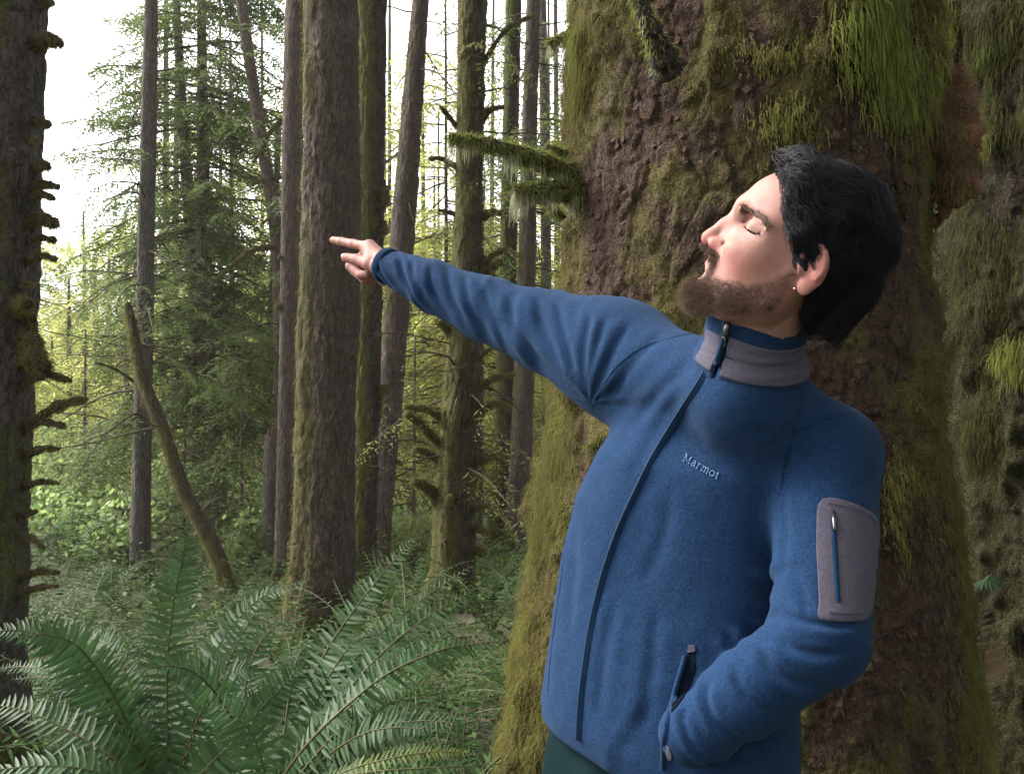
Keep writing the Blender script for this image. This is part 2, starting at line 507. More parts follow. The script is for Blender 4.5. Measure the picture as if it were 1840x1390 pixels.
def mat_bark(name, c_dark, c_mid, c_light, moss0, moss1, scale=1.0, use_attr=True, moss_bias=0.0, bump=0.95, vstretch=0.25):
    t = NT(name)
    p = t.coord('Position', (scale, scale, scale * vstretch))
    p3 = t.coord('Position', (scale, scale, scale))
    n1 = t.ramp(t.noise(p, 22, 7, 0.7, 0.8), [(0.3, 0.0), (0.7, 1.0)]); n2 = t.noise(p3, 70, 5, 0.65); n3 = t.noise(p3, 3.2, 3)
    wv = t.n('VectorMath'); wv.operation = 'ADD'; t.t.links.new(p, wv.inputs[0]); sc_ = t.n('VectorMath'); sc_.operation = 'SCALE'; sc_.inputs['Scale'].default_value = 0.05
    t.t.links.new(t.noise(p3, 20, 3, 0.6, 0, 'Color'), sc_.inputs[0]); t.t.links.new(sc_.outputs[0], wv.inputs[1])
    cr = t.vor(wv.outputs[0], 38, 'DISTANCE_TO_EDGE')
    crack = t.ramp(cr, [(0.0, 0.0), (0.12, 1.0)])
    c = t.mix(n1, c_dark, c_light)
    c = t.mix(t.ramp(n2, [(0.35, 0.0), (0.65, 1.0)]), c, c_mid)
    c = t.mix(t.math('MULTIPLY', t.math('SUBTRACT', 1.0, crack), 0.45), c, tuple(0.45 * v for v in c_dark))
    lich = t.ramp(t.noise(p3, 24, 5, 0.7), [(0.60, 0.0), (0.68, 1.0)])
    c = t.mix(t.math('MULTIPLY', lich, 0.42), c, (0.22, 0.20, 0.17))
    mo = t.noise(p3, 130, 3); mcol = t.mix(t.ramp(mo, [(0.3, 0.0), (0.7, 1.0)]), moss0, moss1)
    mn = t.math('ADD', t.math('MULTIPLY', n3, 0.8), t.math('MULTIPLY', t.noise(p3, 14, 4, 0.65), 0.55))
    if use_attr: mn = t.math('ADD', mn, t.math('SUBTRACT', t.attr('moss'), 0.5))
    mf = t.ramp(t.math('ADD', mn, moss_bias), [(0.62, 0.0), (0.82, 1.0)])
    c = t.mix(mf, c, mcol)
    h = t.math('ADD', t.math('MULTIPLY', n1, 0.7), t.math('MULTIPLY', crack, 0.35))
    h = t.math('ADD', h, t.math('MULTIPLY', n2, 0.25))
    h = t.math('ADD', h, t.math('MULTIPLY', t.math('MULTIPLY', mf, mo), 0.6))
    t.set(Base_Color=c, Roughness=0.9, Normal=t.bump(h, bump, 0.03))
    t.b.inputs['Specular IOR Level'].default_value = 0.2
    return t.m
MOSS0, MOSS1 = (0.045, 0.040, 0.015), (0.100, 0.092, 0.030)
M['bark_giant'] = mat_bark('old_spruce_bark', (0.020, 0.011, 0.008), (0.070, 0.041, 0.029), (0.120, 0.072, 0.050), (0.058, 0.048, 0.016), (0.140, 0.118, 0.036), 1.6, vstretch=0.7)
M['bark_brown'] = mat_bark('spruce_bark', (0.030, 0.021, 0.017), (0.098, 0.073, 0.062), (0.175, 0.138, 0.120), MOSS0, MOSS1, 1.2, moss_bias=-0.20)
M['bark_grey'] = mat_bark('grey_hemlock_bark', (0.034, 0.026, 0.024), (0.090, 0.075, 0.068), (0.170, 0.150, 0.138), MOSS0, MOSS1, 1.2, moss_bias=-0.24)
M['bark_moss'] = mat_bark('mossy_bark', (0.030, 0.022, 0.014), (0.065, 0.050, 0.030), (0.095, 0.078, 0.050), (0.050, 0.048, 0.016), (0.110, 0.108, 0.032), 1.0, moss_bias=-0.06)
M['bark_dark'] = mat_bark('dark_brown_bark', (0.020, 0.015, 0.013), (0.050, 0.038, 0.032), (0.080, 0.064, 0.054), (0.050, 0.054, 0.016), (0.105, 0.112, 0.030), 1.0, moss_bias=0.0)  # dark brown bark with green moss
M['bark_left'] = mat_bark('glare_lightened_bark', (0.034, 0.027, 0.026), (0.095, 0.080, 0.076), (0.150, 0.130, 0.125), (0.065, 0.068, 0.020), (0.140, 0.145, 0.040), 1.0, moss_bias=0.02)  # bark colour lightened to stand for veiling glare over the left trunk
M['twig'] = plain('dead_twig', (0.055, 0.045, 0.032), 0.9, var=0.4, scale=9)
M['moss_skin'] = plain('moss_cushion', (0.085, 0.085, 0.022), 0.95, bump=(160, 0.9, 0.01), var=0.45, scale=60)
M['root'] = plain('rotten_wood', (0.12, 0.065, 0.042), 0.95, bump=(60, 0.9, 0.02), var=0.5, scale=20)

def mat_ground():
    t = NT('forest_floor'); p = t.coord('Position')
    a = t.noise(p, 1.4, 5, 0.6); b = t.noise(p, 22, 5, 0.7)
    c = t.mix(b, (0.018, 0.012, 0.008), (0.070, 0.048, 0.028))
    g = t.mix(t.noise(p, 60, 3), (0.030, 0.045, 0.012), (0.080, 0.110, 0.028))
    c = t.mix(t.ramp(a, [(0.42, 0.0), (0.58, 1.0)]), c, g)
    t.set(Base_Color=c, Roughness=0.95, Normal=t.bump(t.math('ADD', b, t.noise(p, 90, 3)), 0.8, 0.03))
    return t.m
M['ground'] = mat_ground()
M['bark_giant_dark'] = mat_bark('shaded_spruce_bark', (0.012, 0.008, 0.006), (0.034, 0.022, 0.016), (0.055, 0.035, 0.026), (0.024, 0.023, 0.008), (0.050, 0.048, 0.016), 1.6, vstretch=0.7)  # spruce bark darkened in colour to stand for shade on the right trunk
M['moss_dark'] = mat_moss('shaded_moss_fibres', [(0.0, (0.018, 0.014, 0.007)), (0.35, (0.031, 0.028, 0.010)), (0.7, (0.048, 0.048, 0.014)), (1.0, (0.075, 0.088, 0.022))])  # moss colours darkened the same way, shade painted in on the right trunk
M['bark_flake'] = plain('bark_flake', (0.085, 0.050, 0.036), 0.9, bump=(40, 0.6, 0.2), var=0.5, scale=1.2)
M['rootlet'] = mat_moss('rootlets', [(0.0, (0.10, 0.052, 0.030)), (0.6, (0.19, 0.115, 0.066)), (1.0, (0.28, 0.19, 0.12))])
# ================================================================== ground
def terrain(x, y):
    x = np.asarray(x, float); y = np.asarray(y, float)
    z = -0.125 * np.clip(y - 1.7, 0, 8.5) - 0.012 * np.clip(y - 10.2, 0, 60)
    z = z + 0.10 * np.sin(x * 0.9 + 1.0) * sstep(1.5, 5, y) + 0.05 * np.sin(x * 2.1 + y * 1.3) * sstep(2, 5, y)
    z = z + 0.9 * sstep(22, 60, y) + 0.30 * sstep(3, 9, np.abs(x)) * sstep(3, 8, y) * 0
    return z
def build_ground():
    u = np.linspace(-1, 1, 181); xs = np.sign(u) * (np.abs(u) ** 2.6) * 400 + u * 6
    v = np.linspace(0, 1, 200); ys = -12 + 22 * v + 800 * v ** 6
    X, Y = np.meshgrid(xs, ys, indexing='ij')
    Z = terrain(X, Y) + 0.035 * fbm(np.stack([X * 2.2, Y * 2.2, 0 * X], -1), 4) * sstep(1.2, 2.2, np.hypot(X - 0.2, Y - 1.2))
    V = np.stack([X, Y, Z], -1).reshape(-1, 3)
    n, m = X.shape
    a = np.arange(n - 1)[:, None] * m + np.arange(m - 1)[None]
    F = np.stack([a, a + m, a + m + 1, a + 1], -1).reshape(-1, 4)
    g = obj('ground', mesh_from('ground', V, F, M['ground']))
    tag(g, 'brown forest floor with moss and litter', kind='structure')
build_ground()

# ================================================================== trunks
def cells(p, seed=0):
    """Cellular noise: distance to nearest point, second nearest, and the cell's random value."""
    p = np.asarray(p, float); i = np.floor(p).astype(np.int64)
    d1 = np.full(len(p), 9.0); d2 = np.full(len(p), 9.0); cid = np.zeros(len(p)); off = np.zeros((len(p), 3))
    for a in (-1, 0, 1):
        for b in (-1, 0, 1):
            for c in (-1, 0, 1):
                q = i + np.array([a, b, c]); k = (q + seed) & 63
                r = np.stack([_perm[k[:, 0], k[:, 1], k[:, 2]], _perm[k[:, 1], k[:, 2], k[:, 0]], _perm[k[:, 2], k[:, 0], k[:, 1]]], 1)
                v = q + r - p; d = np.sqrt((v ** 2).sum(1))
                nw = d < d1
                d2 = np.where(nw, d1, np.minimum(d2, d)); cid = np.where(nw, r[:, 0], cid); off[nw] = v[nw]; d1 = np.where(nw, d, d1)
    return d1, d2, cid, off
def trunk_mesh(name, pts, rad, mat, n=28, seg=0.05, flute=0.05, rough=0.03, moss=0.5, flare=1.35, seed=0, moss_dir=(-0.9, -0.3, 0.2), plates=0.0, top_cap=True):
    pts = np.asarray(pts, float); L = np.linalg.norm(np.diff(pts, axis=0), axis=1).sum()
    m = max(8, int(L / seg)); c = spline(pts, m); t = np.linspace(0, len(pts) - 1, m); r = np.interp(t, np.arange(len(pts)), rad)
    T, U, W = frames(c)
    a = np.arange(n) / n * 2 * math.pi
    dirs = np.cos(a)[None, :, None] * U[:, None] + np.sin(a)[None, :, None] * W[:, None]
    q = np.concatenate([np.cos(a)[None, :, None] * 1.3 + np.zeros((m, 1, 1)), np.sin(a)[None, :, None] * 1.3 + np.zeros((m, 1, 1)), (np.arange(m) * seg)[:, None, None] * 0.5 + np.zeros((1, n, 1))], 2) + seed * 7.7
    k = 1 + flute * 2 * fbm(q, 2)
    base = sstep(0.55, 0.0, np.linalg.norm(c - c[-1], axis=1))
    k = k * (1 + base[:, None] ** 2 * (flare - 1) * (1 + 0.5 * np.cos(a * 3 + seed)[None] + 0.3 * np.cos(a * 5 + 2 * seed)[None]))
    V = c[:, None] + dirs * (r[:, None] * k)[..., None]
    V = V.reshape(-1, 3); D = dirs.reshape(-1, 3)
    V = V + D * (rough * np.repeat(r, n) * (2.2 * fbm(V * np.array([14, 14, 5]) + seed, 3)))[:, None]
    if plates:
        d1, d2, cid, off = cells(V * np.array([26, 26, 9.0]) + 1.1 * np.stack([fbm(V * 9, 2), fbm(V * 9 + 5, 2), fbm(V * 6 + 9, 2)], 1), seed)
        V = V + D * (plates * (sstep(0.0, 0.25, d2 - d1) * (0.4 + 0.9 * cid) - 0.5 + 0.5 * fbm(V * np.array([40, 40, 14.0]), 3)))[:, None]
    V0 = np.concatenate([V, c[:1], c[-1:]])
    i = np.arange(m - 1)[:, None] * n; j = np.arange(n)[None]
    F = np.stack([i + j, i + n + j, i + n + (j + 1) % n, i + (j + 1) % n], -1).reshape(-1, 4)
    jj = np.arange(n); kk = m * n
    T3 = np.concatenate([np.stack([np.full(n, kk), jj, (jj + 1) % n], 1), np.stack([np.full(n, kk + 1), (m - 1) * n + (jj + 1) % n, (m - 1) * n + jj], 1)])
    md = nrm(np.array(moss_dir))
    mo = moss + 0.35 * (D @ md) + 0.25 * fbm(V * np.array([2.5, 2.5, 1.2]) + seed * 3, 3) + 0.25 * np.repeat(base, n)
    me = mesh_from(name, V0, [F, T3], mat)
    set_attr(me, 'moss', np.concatenate([mo, [moss, moss]]))
    return me, c, r, V, D, mo
def branch_pts(p0, d0, L, droop=0.3, wig=0.12, n=7, rg=random):
    p = np.array(p0, float); d = nrm(d0); out = [p.copy()]
    for k in range(n - 1):
        d = nrm(d + np.array([rg.gauss(0, wig), rg.gauss(0, wig), rg.gauss(0, wig) - droop / n]))
        p = p + d * L / (n - 1); out.append(p.copy())
    return np.array(out)
def fuzz(P0, N0, length, rg, droop=0.8, out=0.6, m=4, spread=0.35):
    """Short fibres growing from points and hanging."""
    n = len(P0); S = np.zeros((n, m, 3)); S[:, 0] = P0 - N0 * 0.002
    d = nrm(N0 * out + rg.normal(0, spread, (n, 3)) + np.array([0, 0, -droop * 0.5])); p = S[:, 0].copy()
    for k in range(1, m):
        p = p + d * (length / (m - 1))[:, None]; S[:, k] = p
        d = nrm(d + np.array([0, 0, -droop * 0.6]) + rg.normal(0, spread * 0.4, (n, 3)))
    return S
def tube_points(c, r, count, rg):
    """Random points and normals over a tube."""
    c = np.asarray(c); T, U, W = frames(c)
    k = rg.random(count) * (len(c) - 1); i = k.astype(int); f = (k - i)[:, None]; j = np.minimum(i + 1, len(c) - 1)
    a = rg.random(count) * 2 * math.pi
    n = np.cos(a)[:, None] * U[i] + np.sin(a)[:, None] * W[i]
    rr = np.interp(k, np.arange(len(c)), r)
    return c[i] * (1 - f) + c[j] * f + n * rr[:, None], n

def make_tree(name, label, Y, pix, mat, group=None, moss=0.5, stubs=(), twigs=0, seed=1, n=24, seg=0.06, flute=0.05, rough=0.03, extend=True, twig_len=(0.4, 1.1), twig_range=(0, 1), fuzz_n=0, crown=None,
              flare=1.35, moss_dir=(-0.9, -0.3, 0.2), twig_r=0.010, fuzz_len=(0.01, 0.03), category='tree', broken=False, plates=0.0):
    """pix: (px, py, width px) from the top down, seen at Y metres; runs on above the picture and down to the ground."""
    rg = np.random.default_rng(seed); rr = random.Random(seed)
    pts = [PY(a, b, Y) for a, b, w in pix]; rad = [w / 2 / FPX * Y for a, b, w in pix]
    if extend:
        d = pts[0] - pts[1]; d = d / d[2]; pts.insert(0, pts[0] + d * 1.6); rad.insert(0, rad[0] * 0.9)
    b = pts[-1].copy(); d = (pts[-1] - pts[-2]); d = d / max(1e-6, -d[2])
    zg = float(terrain(b[0], b[1])) - 0.06
    if b[2] > zg + 0.05:
        e = b + d * (b[2] - zg); pts.append(e); rad.append(rad[-1] * 1.08)
    root = empty(name, pts[-1])
    tag(root, label, category, group)
    me, c, r, V, D, mo = trunk_mesh('trunk', pts, rad, M[mat], n=n, seg=seg, flute=flute, rough=rough, moss=moss, seed=seed, flare=flare, moss_dir=moss_dir, plates=plates)
    obj('trunk', me, root)
    S = []; tint = []
    if broken:
        mb = MB()
        for k in range(9):
            a = k / 9 * 2 * math.pi; q = c[0] + np.array([math.cos(a), math.sin(a), 0]) * r[0] * 0.7
            mb.tube([q - np.array([0, 0, 0.05]), q + np.array([0.01 * rr.gauss(0, 1), 0, 0.03 + 0.09 * rr.random()])], [r[0] * 0.35, 0.002], 5)
        obj('broken_top', mb.mesh('broken_top', M['root']), root)
    for (px, py, qx, qy, w, dz) in stubs:      # mossy branch stubs: root and tip in the picture, tip dz nearer
        p0 = PY(px, py, Y); p1 = PY(qx, qy, Y - dz); L = np.linalg.norm(p1 - p0)
        mid = (p0 + p1) / 2 + np.array([0, 0, 0.12 * L]) + rg.normal(0, 0.04 * L, 3)
        cc = spline([p0, mid, p1], 12); rb = w / 2 / FPX * Y
        rad_ = rb * (np.linspace(1.05, 0.62, 12) + 0.16 * np.sin(np.arange(12) * 1.9 + px) + 0.1 * rg.normal(0, 1, 12)); rad_[-1] *= 0.6
        mb = MB(); mb.tube(cc, np.maximum(rad_, 0.003), 9); obj('branch_stub', mb.mesh('branch_stub', M['bark_moss']), root)
        cnt = int(1700 * L / 0.3 * min(1.5, max(0.25, rb / 0.02)))
        q, nn = tube_points(cc, rad_ * 0.95, cnt, rg)
        S.append(fuzz(q, nn, rg.uniform(0.005, 0.015, cnt) * min(1.5, max(0.6, rb / 0.02)), rg, 0.7, 0.8)); tint.append(np.clip(rg.normal(0.55, 0.22, cnt), 0, 1))
    if fuzz_n:
        w = np.clip(mo - 0.55, 0, 1) ** 1.0 + 0.02; idx = rg.choice(len(V), fuzz_n, p=w / w.sum())
        q = V[idx] + rg.normal(0, 0.012, (fuzz_n, 3))
        S.append(fuzz(q, D[idx], rg.uniform(fuzz_len[0], fuzz_len[1], fuzz_n), rg, 0.9, 0.7)); tint.append(np.clip(rg.normal(0.5, 0.22, fuzz_n), 0, 1))
    if S:
        S = np.concatenate(S); mo_ = hair('moss', S, np.array([[1, 0.9, 0.75, 0.4]]) * 0.0006 * (0.7 + Y / 6), M['moss_strand'], root, np.concatenate(tint)); mo_['kind'] = 'stuff'
    for k in range(twigs):
        t = rr.uniform(*twig_range); i = int(t * (len(c) - 1)); ang = rr.uniform(0, 2 * math.pi)
        d0 = np.array([math.cos(ang), 0.6 * math.sin(ang), rr.uniform(-0.25, 0.35)])
        L = rr.uniform(*twig_len); bp = branch_pts(c[i], d0, L, rr.uniform(0.1, 0.7), 0.13, 8, rr)
        mb = MB(); r0 = min(twig_r * rr.uniform(0.6, 1.2), r[i] * 0.35)
        mb.tube(bp, np.linspace(r0, r0 * 0.25, 8), 5)
        for s in range(rr.randint(2, 5)):
            j = rr.randint(2, 6); dd = nrm(bp[j] - bp[j - 1]) + np.array([rr.gauss(0, .5), rr.gauss(0, .5), rr.gauss(-.2, .4)])
            mb.tube(branch_pts(bp[j], dd, L * rr.uniform(0.15, 0.4), 0.3, 0.15, 5, rr), np.linspace(r0 * 0.45, r0 * 0.12, 5), 4)
        obj('branch', mb.mesh('branch', M['twig'] if rr.random() < 0.6 else M['bark_moss']), root)
    if crown: crown(root, c, r, rr)
    return root, c, r

# ================================================================== needle foliage
_TPL = {}
def _spray_tpl(twl, dens, hang, wid, L, v):
    """A flat lacy spray along +X: side twigs, each a narrow blade."""
    key = (twl, dens, hang, wid, L, v)
    if key in _TPL: return _TPL[key]
    rg = np.random.default_rng(hash((v, int(L * 100))) % 9999)
    k = max(4, int(L / 0.022 * dens)); t = np.linspace(0.05, 1, k)
    ax = np.stack([t * L, 0 * t, -(hang * L * t ** 2)], 1); s = np.where(np.arange(k) % 2 == 0, 1.0, -1.0)
    ln = twl * (1.15 - 0.75 * t) * rg.uniform(0.6, 1.3, k)
    dr = nrm(np.stack([np.full(k, 0.55), s, np.full(k, -0.25)], 1) + rg.normal(0, 0.28, (k, 3)))
    w = nrm(np.cross(dr, np.array([0, 0, 1.0]) + rg.normal(0, 0.6, (k, 3)))) * wid / 2
    V = np.stack([ax, ax + dr * (0.5 * ln)[:, None] + w, ax + dr * ln[:, None], ax + dr * (0.5 * ln)[:, None] - w], 1).reshape(-1, 3)
    _TPL[key] = (V, np.arange(k * 4).reshape(k, 4), np.repeat(np.clip(rg.normal(0.45, 0.25, k), 0, 1), 4)); return _TPL[key]
def sprays(mb, p, d, L, rr, rg, twl=0.055, dens=1.0, hang=0.25, wid=0.011):
    V, Q, a = _spray_tpl(twl, dens, hang, wid, round(L * 12) / 12 + 0.04, rr.randrange(6))
    l = math.sqrt(d[0] ** 2 + d[1] ** 2 + d[2] ** 2); x = (d[0] / l, d[1] / l, d[2] / l)
    y = [-x[1] + rr.gauss(0, .2), x[0] + rr.gauss(0, .2), rr.gauss(0, .2)]; k = y[0] * x[0] + y[1] * x[1] + y[2] * x[2]
    y = [y[i] - k * x[i] for i in range(3)]; l = math.sqrt(y[0] ** 2 + y[1] ** 2 + y[2] ** 2) + 1e-9; y = [v / l for v in y]
    z = (x[1] * y[2] - x[2] * y[1], x[2] * y[0] - x[0] * y[2], x[0] * y[1] - x[1] * y[0])
    mb.add(V @ np.array([x, y, z]) + p, Q, None, a)
def bough(mb, tw, p0, d0, L, rr, rg, droop=0.5, step=0.07, twl=0.055, dens=1.0, spl=(0.16, 0.42), wid=0.011, hang=0.3):
    bp = branch_pts(p0, d0, L, droop, 0.07, 9, rr)
    if tw is not None: tw.tube(bp, np.linspace(0.012, 0.003, 9) * min(1.5, L), 4)
    c = spline(bp, max(4, int(L / step)))
    T = nrm(np.gradient(c, axis=0))
    for i in range(1, len(c)):
        t = i / len(c)
        if t < 0.18: continue
        for s in (-1, 1):
            if rr.random() < 0.18: continue
            sd = np.array([T[i][1], -T[i][0], 0.0]) * s
            dd = sd * rr.uniform(0.6, 1.0) + T[i] * rr.uniform(0.4, 0.9) + np.array([0, 0, rr.uniform(-0.5, 0.05)])
            sprays(mb, c[i], dd, rr.uniform(*spl) * (1.25 - 0.8 * t), rr, rg, twl, dens, hang, wid)
    sprays(mb, c[-1], T[-1], 0.2, rr, rg, twl, dens, hang, wid)
def crown_fn(z0, z1, nb, L, mat='needle', droop=0.6, step=0.09, twl=0.055, dens=1.0, wid=0.011, spl=(0.16, 0.42), bias=None, taper=0.35, hang=0.3, pw=1.0):
    def f(root, c, r, rr):
        rg = np.random.default_rng(rr.randint(0, 9999)); mb = MB(); tw = MB()
        for k in range(nb):
            z = z0 + (z1 - z0) * rr.random() ** pw; i = int(np.argmin(np.abs(c[:, 2] - z)))
            a = rr.uniform(0, 2 * math.pi); d0 = np.array([math.cos(a), math.sin(a), rr.uniform(-0.15, 0.25)])
            if bias is not None: d0 = d0 + np.array(bias) * rr.random()
            f_ = 1 - taper * (z - z0) / max(0.1, z1 - z0)
            p0 = c[i].copy(); p0[2] = z
            bough(mb, tw, p0, d0, L * f_ * rr.uniform(0.55, 1.1), rr, rg, droop * rr.uniform(0.6, 1.4), step, twl, dens, spl, wid, hang)
        o = obj('crown', mb.mesh('crown', M[mat], smooth=False), root)
        b = obj('boughs', tw.mesh('boughs', M['twig']), root)
    return f
# ================================================================== the giant mossy trees
def giant(name, label, Yc, prof, seed, Z0, Z1, nA, seg, mat, lobes=0.05, fuzz_n=30000, face_only=True, moss_level=0.0, tint0=0.30, moss_mat='moss_strand'):
    """prof: (py, left px, right px) edges seen in the photograph; the axis stands Yc metres ahead."""
    rg = np.random.default_rng(seed)
    prof = np.array(prof, float)
    L = np.array([PY(l, p, Yc * 0.985) for p, l, r in prof]); Rr = np.array([PY(r, p, Yc * 0.985) for p, l, r in prof])
    cx = (L[:, 0] + Rr[:, 0]) / 2; rad = (Rr[:, 0] - L[:, 0]) / 2 * 0.965; zz = L[:, 2]
    o = np.argsort(zz)
    z = np.arange(Z0, Z1, seg); m = len(z)
    cxi = np.interp(z, zz[o], cx[o]); ri = np.interp(z, zz[o], rad[o])
    k = np.ones(15) / 15
    cxi = np.convolve(np.pad(cxi, 7, 'edge'), k, 'valid'); ri = np.convolve(np.pad(ri, 7, 'edge'), k, 'valid')
    a = np.arange(nA) / nA * 2 * math.pi
    D = np.stack([np.cos(a)[None] + 0 * z[:, None], np.sin(a)[None] + 0 * z[:, None], np.zeros((m, nA))], -1)
    base = sstep(0.9, 0.0, z)[:, None]
    lob = 1 + lobes * (np.cos(a * 3 + seed) * 0.5 + np.cos(a * 5 + 1.7 * seed) * 0.5)[None] * (0.4 + 1.6 * base) + lobes * 0.6 * (np.cos(a * 9 + 3.1 * seed))[None] * base
    V = np.stack([cxi[:, None] + D[..., 0] * (ri[:, None] * lob), Yc + D[..., 1] * (ri[:, None] * lob), z[:, None] + 0 * a[None]], -1).reshape(-1, 3)
    D = D.reshape(-1, 3)
    # bark scales
    q = V * np.array([30, 30, 22.0]) + 1.5 * np.stack([fbm(V * 7, 2), fbm(V * 7 + 5, 2), fbm(V * 7 + 9, 2)], 1)
    d1, d2, cid, off = cells(q)
    edge = sstep(0.0, 0.22, d2 - d1)
    plate = edge * (0.0012 + 0.0080 * cid ** 2) + 0.0035 * off[:, 2] * edge
    dA, dB, cidB, offB = cells(V * np.array([11, 11, 8.0]) + 0.8 * np.stack([fbm(V * 5, 2), fbm(V * 5 + 5, 2), fbm(V * 5 + 9, 2)], 1), 5)
    plate = plate + 0.013 * cidB * sstep(0.0, 0.12, dB - dA)
    # moss cover and cushions
    mz = fbm(V * np.array([3.1, 3.1, 2.2]) + seed, 4); m2 = fbm(V * np.array([11, 11, 6.0]) + 3 * seed, 3)
    mo = 0.62 + moss_level + 0.70 * mz + 0.60 * m2 + 0.26 * base.repeat(nA, 1).ravel() + 0.22 * np.clip(-D[:, 0], 0, 1) * sstep(1.6, 0.6, V[:, 2]) + 0.30 * sstep(0.80, 1.0, -D[:, 0]) + 0.22 * sstep(0.55, 0.95, D[:, 0])
    cush = sstep(0.55, 1.0, mo)
    h = plate * (1 - 0.8 * cush) + cush * (0.012 + 0.050 * np.clip(fbm(V * np.array([16, 16, 9.0]) + 8, 3) + 0.25, 0, 1)) + 0.05 * mz * 0.6
    h = h + 0.012 * fbm(V * np.array([22, 22, 14.0]), 4)
    # vertical ribs and hollows towards the base on the far right
    h = h - 0.05 * base.repeat(nA, 1).ravel() * sstep(0.1, 0.5, fbm(np.stack([np.arctan2(D[:, 1], D[:, 0]) * 3.0, V[:, 2] * 0.8, 0 * D[:, 0] + seed], 1), 2))
    V = V + D * h[:, None] + np.array([0, 0, 1.0]) * (0.003 * off[:, 2] * edge)[:, None]
    i = np.arange(m - 1)[:, None] * nA; j = np.arange(nA)[None]
    F = np.stack([i + j, i + (j + 1) % nA, i + nA + (j + 1) % nA, i + nA + j], -1).reshape(-1, 4)
    root = empty(name, (cxi[0], Yc, Z0)); tag(root, label, 'tree')
    me = mesh_from('trunk', V, F, M[mat]); set_attr(me, 'moss', np.clip(mo * 0.9 + 0.05, 0, 1.3)); obj('trunk', me, root)
    N = vnormals(V, F)
    # fibres
    vis = (N @ np.array([0, -1.0, 0]) > -0.25) & (V[:, 2] > -0.1)
    w = np.where(vis, np.clip(mo - 0.34, 0, 0.6) ** 1.1, 0)
    idx = rg.choice(len(V), fuzz_n, p=w / w.sum())
    P0 = V[idx] + rg.normal(0, 0.004, (fuzz_n, 3)); thick = cush[idx]
    ln = rg.uniform(0.005, 0.016, fuzz_n) * (0.6 + 1.1 * thick)
    longer = (fbm(P0 * np.array([5, 5, 3.0]) + 31, 2) > 0.12) & (rg.random(fuzz_n) < 0.5)
    ln = np.where(longer, ln * rg.uniform(1.2, 2.2, fuzz_n), ln)
    S = fuzz(P0, N[idx], ln, rg, 0.9, 0.55, 5, 0.45)
    tint = np.clip(tint0 + 0.42 * fbm(P0 * 6 + 2, 3) + rg.normal(0, 0.15, fuzz_n) + 0.18 * thick, 0, 1)
    mobj = hair('moss', S, np.array([[1, 0.95, 0.85, 0.7, 0.4]]) * 0.00085, M[moss_mat], root, tint); mobj['kind'] = 'stuff'
    return root, V, N, mo, cxi, ri, z
def hang_patch(root, V, N, cpx, cpy, rpx, rpy, count, ln, mat, rg, droop=1.2, rad=0.0008, tint=(0.6, 0.2), name='hanging_moss', lift=0.01, spread=0.32):
    """Long moss hanging from a patch of a trunk, patch given by where it is in the photograph."""
    q = V - C0; dpt = q @ FWD; px = IW / 2 + (q @ EX) / dpt * FPX; py = IH / 2 - (q @ UPV) / dpt * FPX
    w = np.exp(-(((px - cpx) / rpx) ** 2 + ((py - cpy) / rpy) ** 2) * 1.5) * (N[:, 1] < 0.35) * (N @ nrm(C0 - V.mean(0)) > -0.2)
    w = np.where(w > 0.03, w, 0) * np.clip(fbm(V * np.array([10, 10, 7.0]) + cpx, 3) + 0.35, 0.02, 1)
    idx = rg.choice(len(V), count, p=w / w.sum())
    P0 = V[idx] + rg.normal(0, 0.004, (count, 3)) + N[idx] * lift * rg.random((count, 1))
    cl = 0.6 + 0.7 * np.clip(fbm(P0 * 22, 2) + 0.4, 0, 1.2)
    S = fuzz(P0, N[idx], ln * rg.uniform(0.3, 1.2, count) * cl, rg, droop, 0.55, 7, spread)
    o = hair(name, S, np.linspace(1, 0.45, 7)[None] * rad, M[mat], root, np.clip(rg.normal(tint[0], tint[1], count) + 0.25 * fbm(P0 * 15, 2), 0, 1)); o['kind'] = 'stuff'
    return o
